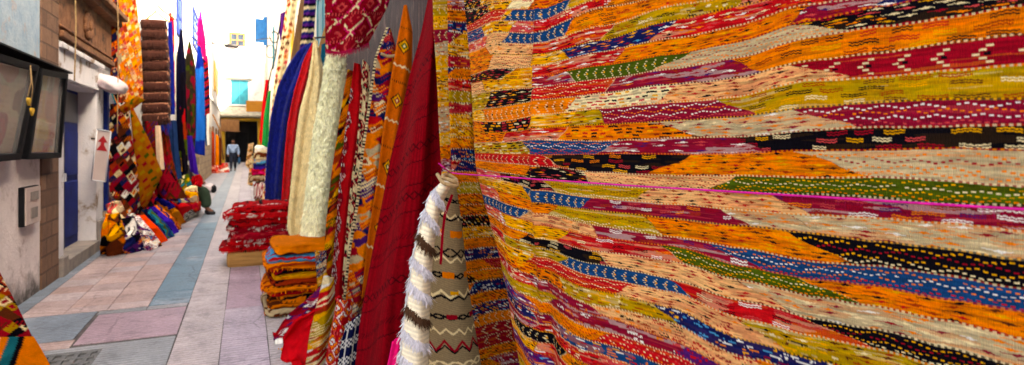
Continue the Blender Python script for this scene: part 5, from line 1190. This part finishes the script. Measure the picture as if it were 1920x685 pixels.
# heaps of bundled cloth at the foot of the left wall
BG = 'bundled cloths heaped below the left wall rugs'
def bund(nm, L, R, s, pnt, label, b=.13, cr=.06, sR=None, nu=44, nv=60):
    return sheet(nm, L, R, s, pnt, M_CLOTH, label, 'cloth', BG, b, ((.03, 1.3, .1, .4), (.02, 2.9, .3, .6)), nu, nv, .03, sR=sR, crumple=cr, bpow=.6)
bund('under_rug', [(196, 392), (192, 430), (192, 470, 'g')], [(330, 350), (340, 385), (352, 408, 'g')], 10.6, lozenge(['blk', 'brn', 'crim', 'blk', 'rst'], .2, .2, 3, .5), 'dark patterned rug spread along the wall under the bundled cloths', .05, .03, 13.5, 90)
bund('mustard_black_bundle', [(204, 402), (194, 436), (191, 475, 'g')], [(226, 398), (236, 436), (238, 475, 'g')], 9.0, lozenge(['org', 'org', 'blk', 'gold', 'brn'], .30, .28, 4, .2), 'mustard and black patterned cloth bundle nearest the doorway', .2)
bund('purple_white_bundle', [(224, 410), (226, 440), (228, 474, 'g')], [(252, 405), (262, 440), (268, 470, 'g')], 9.2, lozenge(['nav', 'wht', 'blk', 'pur', 'blk', 'org'], .22, .26, 8, .4), 'black, white and purple patterned bundle right of the mustard one', .18)
bund('pink_tan_bundle', [(200, 384), (206, 404), (222, 424)], [(228, 376), (236, 398), (246, 416)], 9.6, lozenge(['pnk', 'tan', 'crm', 'brn', 'pur'], .2, .2, 12, .4), 'pinkish tan patterned cloth lying on top of the mustard bundle', .12)
bund('white_striped_bundle', [(240, 402), (262, 440), (282, 470, 'g')], [(262, 404), (284, 432), (302, 462, 'g')], 9.5, kilim(['wht', 'wht', 'crm', 'pur', 'blk'], .09, .5, .8, 3, .02, .1, False), 'white striped cloth with purple hem, left of the orange bundle', .1)
bund('orange_bundle', [(252, 404), (272, 430), (296, 458, 'g')], [(272, 402), (296, 426), (313, 452, 'g')], 9.9, solid((226, 76, 16), .35, .06), 'plain bright orange cloth bundle in the left heap', .16)
bund('green_blue_bundle', [(270, 396), (294, 426), (312, 449, 'g')], [(284, 392), (312, 420), (326, 444, 'g')], 10.4, stripes(['blu', 'teal', 'grn', 'blu', 'nav'], .05, 'U', .8, 4), 'blue and green striped cloth beside the orange bundle', .12)
bund('purple_bundle', [(280, 390), (306, 420), (324, 441, 'g')], [(290, 387), (322, 414), (334, 436, 'g')], 10.8, solid((66, 30, 160), .4, .06), 'violet-purple cloth beside the blue and green one', .12)
bund('orange_stripe_bundle', [(288, 386), (314, 414), (332, 434, 'g')], [(298, 384), (326, 408), (339, 430, 'g')], 11.1, stripes(['org', 'nav', 'org', 'crim'], .06, 'U', .8, 2), 'orange cloth with dark blue stripe beside the violet one', .12)
bund('mustard_bundle', [(296, 382), (318, 402), (338, 424, 'g')], [(310, 376), (336, 396), (346, 418, 'g')], 11.5, solid((214, 136, 24), .4, .05), 'mustard gold cloth at the right of the violet and orange ones', .14)
bund('royal_blue_bundle', [(292, 374), (304, 384), (318, 394)], [(302, 370), (316, 378), (328, 388)], 11.4, solid((30, 30, 140), .4, .05), 'royal blue cloth on top of the mustard gold one', .08)
def rw(U, W):
    C = solid('red', .3, .05)(U, W); k = (W / W.max() > .45); C[k] = LIN['wht'] * .85; k2 = k & (W / W.max() < .8) & (hsh(np.floor(U / .05), np.floor(W / .04)) > .5); C[k2] = LIN['blk']; return C
bund('red_white_bundle', [(312, 386), (328, 398), (346, 417, 'g')], [(334, 370), (356, 386), (368, 404, 'g')], 12.2, rw, 'red cloth bundle with a white patterned border', .22)
bund('blue_grey_rug', [(296, 356), (312, 372), (330, 382)], [(314, 346), (340, 364), (356, 378)], 11.9, stripes(['blu', 'gry', 'pur', 'brn'], .07, 'U', .8, 2), 'blue and grey striped rug lying across behind the red and white bundle', .08)
for i, (x, y, c1, lb) in enumerate(((356, 389, 'crim', 'crimson folded cloth lowest of the small pile by the seated person'), (352, 376, 'tan', 'tan folded cloth second from bottom of the pile by the seated person'), (349, 366, 'gold', 'golden folded cloth in the pile by the seated person'), (346, 358, 'crm', 'cream folded cloth topping the pile by the seated person'))):
    p = pt(x, y, 12.9); slab_rug('folded_cloth', (p[0] - .05, 13.2, max(.09, p[2])), .42, .6, .17, stripes([c1, c1, 'rst'], .07, 'W', .3, i), lb, 'folded cloths beside the seated person', .1 * i, M_CLOTH, seed=80 + i)
bund('maroon_cloth', [(356, 350), (362, 375), (366, 399, 'g')], [(366, 345), (374, 372), (376, 394, 'g')], 13.4, solid('crim', .5, .05), 'maroon cloth hanging down between folded cloths and seated person', .1)
# rug heap at the lower left border
sheet('dark_patterned_rug', [(-150, 470), (-150, 560), (-150, 640)], [(-8, 492), (30, 568), (62, 640)], 4.72, lozenge(['crim', 'blk', 'crim', 'oly', 'rst', 'crm', 'crim', 'brn'], .09, .07, 23, .3), None, 'dark red and olive patterned rug draped over the heap at the lower left border', 'rug', None, .10, ((.02, 1.3, .1, .2),), 120, 110, .014, sR=4.85, crumple=.02)
def yel(U, W):
    C = solid('org', .35, .02, 4)(U, W); x = U + .55 * W; e = (x - x.min()) % .42
    for a0, a1, c_ in ((.0, .03, 'crim'), (.03, .06, 'wht'), (.10, .15, 'teal'), (.15, .18, 'blk'), (.44, .50, 'brn')):
        k = (e > a0) & (e < a1)
        if c_ == 'wht': k &= (np.floor(W / .010) % 2 < 1)
        C[k] = LIN[c_]
    return C
sheet('yellow_patterned_rug', [(-160, 600), (-150, 680), (-150, 760)], [(60, 632), (88, 680), (110, 720)], 4.60, yel, None, 'yellow-orange rug with dark bands lowest on the heap at the lower left border', 'rug', None, .10, ((.025, 1.6, .1, .3),), 90, 80, .014, crumple=.02)

# ------------------------------------------------------------------ people
def flat(name, c, rough=.8, bump=.3, sc=30): return surf(name, c, tuple(int(v * .82) for v in c), sc * .2, rough=rough, bump=bump, fine=sc)
M_SKIN = flat('skin', (150, 98, 74), .6, .05); M_SHIRT = flat('pale_blue_shirt', (150, 178, 216), .9); M_JEANS = flat('dark_jeans', (26, 36, 58), .9); M_SHOE = flat('dark_shoe_leather', (30, 26, 28), .5)
M_HAIR = flat('dark_hair', (26, 20, 18), .8, .6); M_BAG = flat('blue_bag', (20, 90, 140), .5); M_GTR = flat('green_trousers', (54, 76, 56), .95, .5); M_DTOP = flat('dark_top', (40, 30, 40), .95, .5); M_REDC = flat('red_wool', (196, 24, 36), .95, .6)
def head(base, fwd, parent, scale=1.0, hair=True, beard=False):
    """head with brow, nose, mouth and ears as one surface, on top of `base` (chin height), looking along fwd"""
    bm = bmesh.new(); bmesh.ops.create_uvsphere(bm, u_segments=24, v_segments=18, radius=1)
    yaw = math.atan2(fwd[0], -fwd[1])
    for v in bm.verts:
        x, y, z = v.co
        w = 1 - .22 * max(0, -z) ** 1.5
        p = Vector((x * .075 * w, y * .095 * (1 - .1 * max(0, -z)), z * .118))
        if y < -.3:
            if abs(x) < .22 and -.35 < z < .15: p.y -= .020 * (1 - abs(x) / .22) * (1 - abs(z + .2) / .4 if abs(z + .2) < .4 else 0)   # nose
            if .1 < z < .35 and .12 < abs(x) < .6: p.y += .006
            if -.62 < z < -.45 and abs(x) < .3: p.y += .004
        if abs(x) > .93 and -.25 < z < .2: p.x *= 1.14                                         # ears
        v.co = p
    for f in bm.faces: f.smooth = True
    c = Vector(tuple(float(a) for a in base)) + Vector((0, 0, .118 * scale))
    R = mathutils.Matrix.Rotation(-yaw, 4, 'Z') if False else mathutils.Matrix.Rotation(yaw, 4, 'Z')
    for v in bm.verts: v.co = c + (R @ (v.co * scale))
    return bm, c, R
def add_hair(c, R, scale, parent, beard, name='hair'):
    bm = bmesh.new(); bmesh.ops.create_uvsphere(bm, u_segments=24, v_segments=16, radius=1); kill = []
    for v in bm.verts:
        x, y, z = v.co
        face = y < -.25 and z < .48 and (z > -.38 if beard else True)
        if face or z < (-.85 if beard else -.35) or (beard and y > .2 and z < -.35): kill.append(v)
        v.co = Vector((x * .081, y * .101, z * .125))
    bmesh.ops.delete(bm, geom=kill, context='VERTS')
    for v in bm.verts: v.co = c + (R @ (v.co * scale))
    r = bmesh.ops.solidify(bm, geom=bm.faces[:], thickness=.008)
    for f in bm.faces: f.smooth = True
    me = bpy.data.meshes.new(name); bm.to_mesh(me); bm.free(); return link(name, me, M_HAIR, parent)
def body_with_head(J, E, hbase, fwd, parent, scale, mat_, root=0):
    o = skin_mesh('body', J, E, mat_, parent, 2, root)
    bm, c, R = head(hbase, fwd, parent, scale); bm.from_mesh(o.data)
    for f in bm.faces: f.smooth = True
    bm.to_mesh(o.data); bm.free(); return o, c, R
# man walking towards the lens
ft = pg(437, 321, 0); X0, Y0 = float(ft[0]), float(ft[1])
man = empty('person', (X0, Y0, 0), 'man in pale blue shirt and dark jeans walking up the alley', 'person')
def Jm(x, y, z, r): return (X0 + x, Y0 + y, z, r)
J = [Jm(0, 0, .95, (.15, .11)), Jm(0, 0, 1.15, (.145, .10)), Jm(0, -.01, 1.36, (.17, .11)), Jm(0, -.01, 1.47, (.07, .06)), Jm(0, -.02, 1.56, .055),
     Jm(-.20, 0, 1.40, .06), Jm(-.27, .03, 1.12, .047), Jm(-.25, -.08, .88, .036), Jm(-.25, -.11, .80, .034),
     Jm(.20, 0, 1.40, .06), Jm(.27, .04, 1.12, .047), Jm(.27, -.06, .88, .036), Jm(.27, -.09, .80, .034),
     Jm(-.09, -.02, .86, .085), Jm(-.10, -.12, .48, .06), Jm(-.10, -.05, .10, .042), Jm(-.10, -.18, .05, .038),
     Jm(.09, .02, .86, .085), Jm(.10, .02, .48, .06), Jm(.10, .20, .13, .042), Jm(.10, .10, .05, .038)]
E = [(0, 1), (1, 2), (2, 3), (3, 4), (2, 5), (5, 6), (6, 7), (7, 8), (2, 9), (9, 10), (10, 11), (11, 12), (0, 13), (13, 14), (14, 15), (15, 16), (0, 17), (17, 18), (18, 19), (19, 20)]
o, hc, hR = body_with_head(J, E, (X0, Y0 - .03, 1.51), (0, -1), man, 1.0, M_SKIN)
for sx, hy in ((-1, -.11), (1, -.09)):                      # fingers, each its own short chain rooted in the palm
    bx = X0 + sx * .26
    for k in range(4):
        skin_ = [(bx + sx * .0, Y0 + hy - .03 + .02 * k, .80, .009), (bx + sx * .006, Y0 + hy - .035 + .02 * k, .755, .008), (bx - sx * .008, Y0 + hy - .035 + .02 * k, .72 + .008 * abs(k - 1.5), .007)]
        J += skin_; n0 = len(J) - 3; E += [(n0, n0 + 1), (n0 + 1, n0 + 2)]
def grow(name, ids, extra, m, parent, root=0):
    mp = {a: i for i, a in enumerate(ids)}; JJ = [(J[a][0], J[a][1], J[a][2], tuple(r + extra for r in (J[a][3] if isinstance(J[a][3], tuple) else (J[a][3],) * 2))) for a in ids]
    return skin_mesh(name, JJ, [(mp[a], mp[b]) for a, b in E if a in mp and b in mp], m, parent, 2, root)
grow('shirt', [0, 1, 2, 3, 5, 6, 7, 9, 10, 11], .032, M_SHIRT, man); grow('trousers', [0, 1, 13, 14, 15, 17, 18, 19], .022, M_JEANS, man)
for a, b in ((15, 16), (19, 20)):
    p, q_ = J[a], J[b]; skin_mesh('shoe', [(p[0], p[1] + .02, .055, .05), (q_[0], q_[1], .045, .045), (q_[0], q_[1] - .07, .038, .036)], [(0, 1), (1, 2)], M_SHOE, man)
fi = skin_mesh('hand', [(X0 - .25, Y0 - .10, .82, .03), (X0 - .25, Y0 - .12, .76, .032)], [(0, 1)], M_SKIN, man) if False else None
add_hair(hc, hR, 1.0, man, True)
for sx in (-1, 1):
    e_ = hc + hR @ Vector((sx * .030, -.090, .010)); ellip('eye', e_, (.010, .006, .006), M_BLK, man, 10)
bg_ = empty('carried_bag', (X0 + .30, Y0 - .1, .45), 'blue bag held by the walking man', 'bag')
ellip('sack', (X0 + .31, Y0 - .08, .56), (.07, .15, .19), M_BAG, bg_, 18, .06); tube('handle', [(X0 + .30, Y0 - .14, .72), (X0 + .29, Y0 - .10, .80), (X0 + .30, Y0 - .03, .72)], .009, M_BAG, bg_, 6)
# seated person among the hangings
kn = pt(381, 345, 13.6); sx0 = float(kn[0]); sy0 = 13.75
st = empty('person', (sx0 - .35, sy0, 0), 'seated person in dark green trousers and black shoes among the hung cloths', 'person')
def js(x, y, z, r): return (sx0 + x, sy0 + y, z, r)
J = [js(-.42, .05, .46, (.16, .13)), js(-.44, .05, .70, (.15, .11)), js(-.40, .03, .95, (.16, .11)), js(-.36, .01, 1.06, .06), js(-.34, 0, 1.12, .055),
     js(-.36, -.19, .96, .055), js(-.26, -.24, .74, .045), js(-.06, -.10, .66, .034), js(.02, -.06, .66, .032), js(-.36, .22, .96, .055), js(-.24, .26, .74, .045), js(-.05, .13, .66, .034), js(.03, .09, .66, .032),
     js(-.30, -.09, .48, .10), js(.02, -.12, .50, .085), js(.06, -.12, .14, .045), js(.18, -.15, .055, .038), js(-.30, .15, .48, .10), js(.0, .18, .50, .085), js(.02, .16, .14, .045), js(.14, .16, .055, .038)]
o, hc, hR = body_with_head(J, E[:20], (sx0 - .33, sy0 - .01, 1.10), (.8, -.4), st, 1.0, M_SKIN)
E = E[:20]
grow('coat', [0, 1, 2, 3, 5, 6, 7, 9, 10, 11], .03, M_DTOP, st); grow('trousers', [0, 13, 14, 15, 17, 18, 19], .06, M_GTR, st)
for a, b in ((15, 16), (19, 20)):
    p, q_ = J[a], J[b]; skin_mesh('shoe', [(p[0] - .02, p[1], .06, .055), (q_[0] - .05, q_[1], .05, .048), (q_[0] + .05, q_[1], .04, .036)], [(0, 1), (1, 2)], M_SHOE, st)
add_hair(hc, hR, 1.04, st, False)
for sgn in (-1, 1):
    e_ = hc + hR @ Vector((sgn * .030, -.090, .010)); ellip('eye', e_, (.010, .006, .006), M_BLK, st, 10)
sheet('red_bundle', [(363, 332), (360, 339), (363, 348)], [(374, 327), (380, 336), (382, 346)], 13.45, solid((170, 18, 30), .7, .05), M_CLOTH, 'red woollen cloth bundled on the lap of the seated person', 'cloth', None, .16, ((.05, 1.6, .1, .4),), 40, 40, .05, crumple=.08, bpow=.5)
tag(boxes('low_stool', [(sx0 - .62, sx0 - .20, sy0 - .16, sy0 + .26, 0, .33)], M_WOOD, None, .02), 'low wooden stool under the seated person', 'stool')
# green bag with black mouth, and the black and white sack on the paving
sheet('green_cloth', [(330, 338), (332, 350), (340, 362)], [(352, 326), (360, 346), (358, 366)], 13.0, lozenge(['grn', 'grn', 'oly', 'teal', 'crm'], .2, .2, 3, .4, .3), M_CLOTH, 'light green patterned cloth crumpled between the plum rug and seated person', 'cloth', None, 0.08, ((.06, 1.5, .3, .4),), 40, 40, .04, crumple=.08, bpow=.5)
c = pg(396, 362, 0); c[2] = .14
g = empty('black_white_sack', (float(c[0]), float(c[1]), 0), 'small black and white sack lying on the paving beyond the seated person', 'sack')
ellip('sack', c + [-.06, 0, .0], (.16, .16, .15), M_PLAST, g, 22, .12); ellip('black_end', c + [.06, -.04, -.02], (.09, .13, .12), M_BLK, g, 18, .1); ellip('tied_neck', c + [-.16, -.02, .14], (.06, .05, .07), M_PLAST, g, 14, .2)
# red patterned heap far left
for i, (L, R, lb) in enumerate((([(388, 306), (387, 324, 'g')], [(408, 304), (410, 325, 'g')], 'red and white striped rug heap nearest in the far left pile'), ([(400, 303), (402, 325, 'g')], [(426, 306), (431, 323, 'g')], 'red and white striped rug heap furthest in the far left pile'))):
    sheet('heaped_rug', L, R, 34 + .5 * i, kilim(['red', 'crim', 'pnk', 'red', 'wht'], .14, .5, 1.5, 6 + i, .05, .8, False), None, lb, 'rug', 'red rugs heaped by the far white house', .35, ((.08, 1.6, .1, .4), (.05, 3.3, .1, .3)), 40, 24, .04, crumple=.1)
# cables and street lamp over the alley
def cab(pts, r, lb, m=M_BLK): return tag(tube('cable', smooth_line([pt(*p) for p in pts], 40), r, m, None, 6), lb, 'cable')
cab([(338, 56, 13.4), (352, 66, 14.3), (372, 78, 17), (400, 82, 22), (425, 83, 28)], .012, 'black cable carrying the scarves from the left wall to the street lamp')
cab([(352, 84, 14.3), (375, 84, 17.4), (392, 84, 18)], .012, 'dark rod holding the scarf ends below the scarf cable', M_IRON)
cab([(425, 83, 28), (455, 78, 24), (508, 72, 14)], .010, 'thin cable crossing above the alley to the black cable bundle')
g = empty('street_lamp', pt(432, 87, 28), 'dark flat street lamp hanging over the alley before the end house', 'street lamp')
c = pt(434, 87, 28); ellip('lamp_head', c, (.30, .22, .10), M_IRON, g, 18); ellip('lamp_glass', c + [0, 0, -.07], (.20, .15, .07), M_PLAST, g, 14)
tube('arm', [(WL, 28, float(c[2]) + .12), c + [-.2, 0, .06]], .03, M_IRON, g, 6)
tag(tube('dark_pole', [pt(399, 215, 36), pt(413, 245, 36), pt(419, 300, 36)], .05, M_WOOD, None, 6), 'dark wooden pole leaning before the far white house', 'pole')
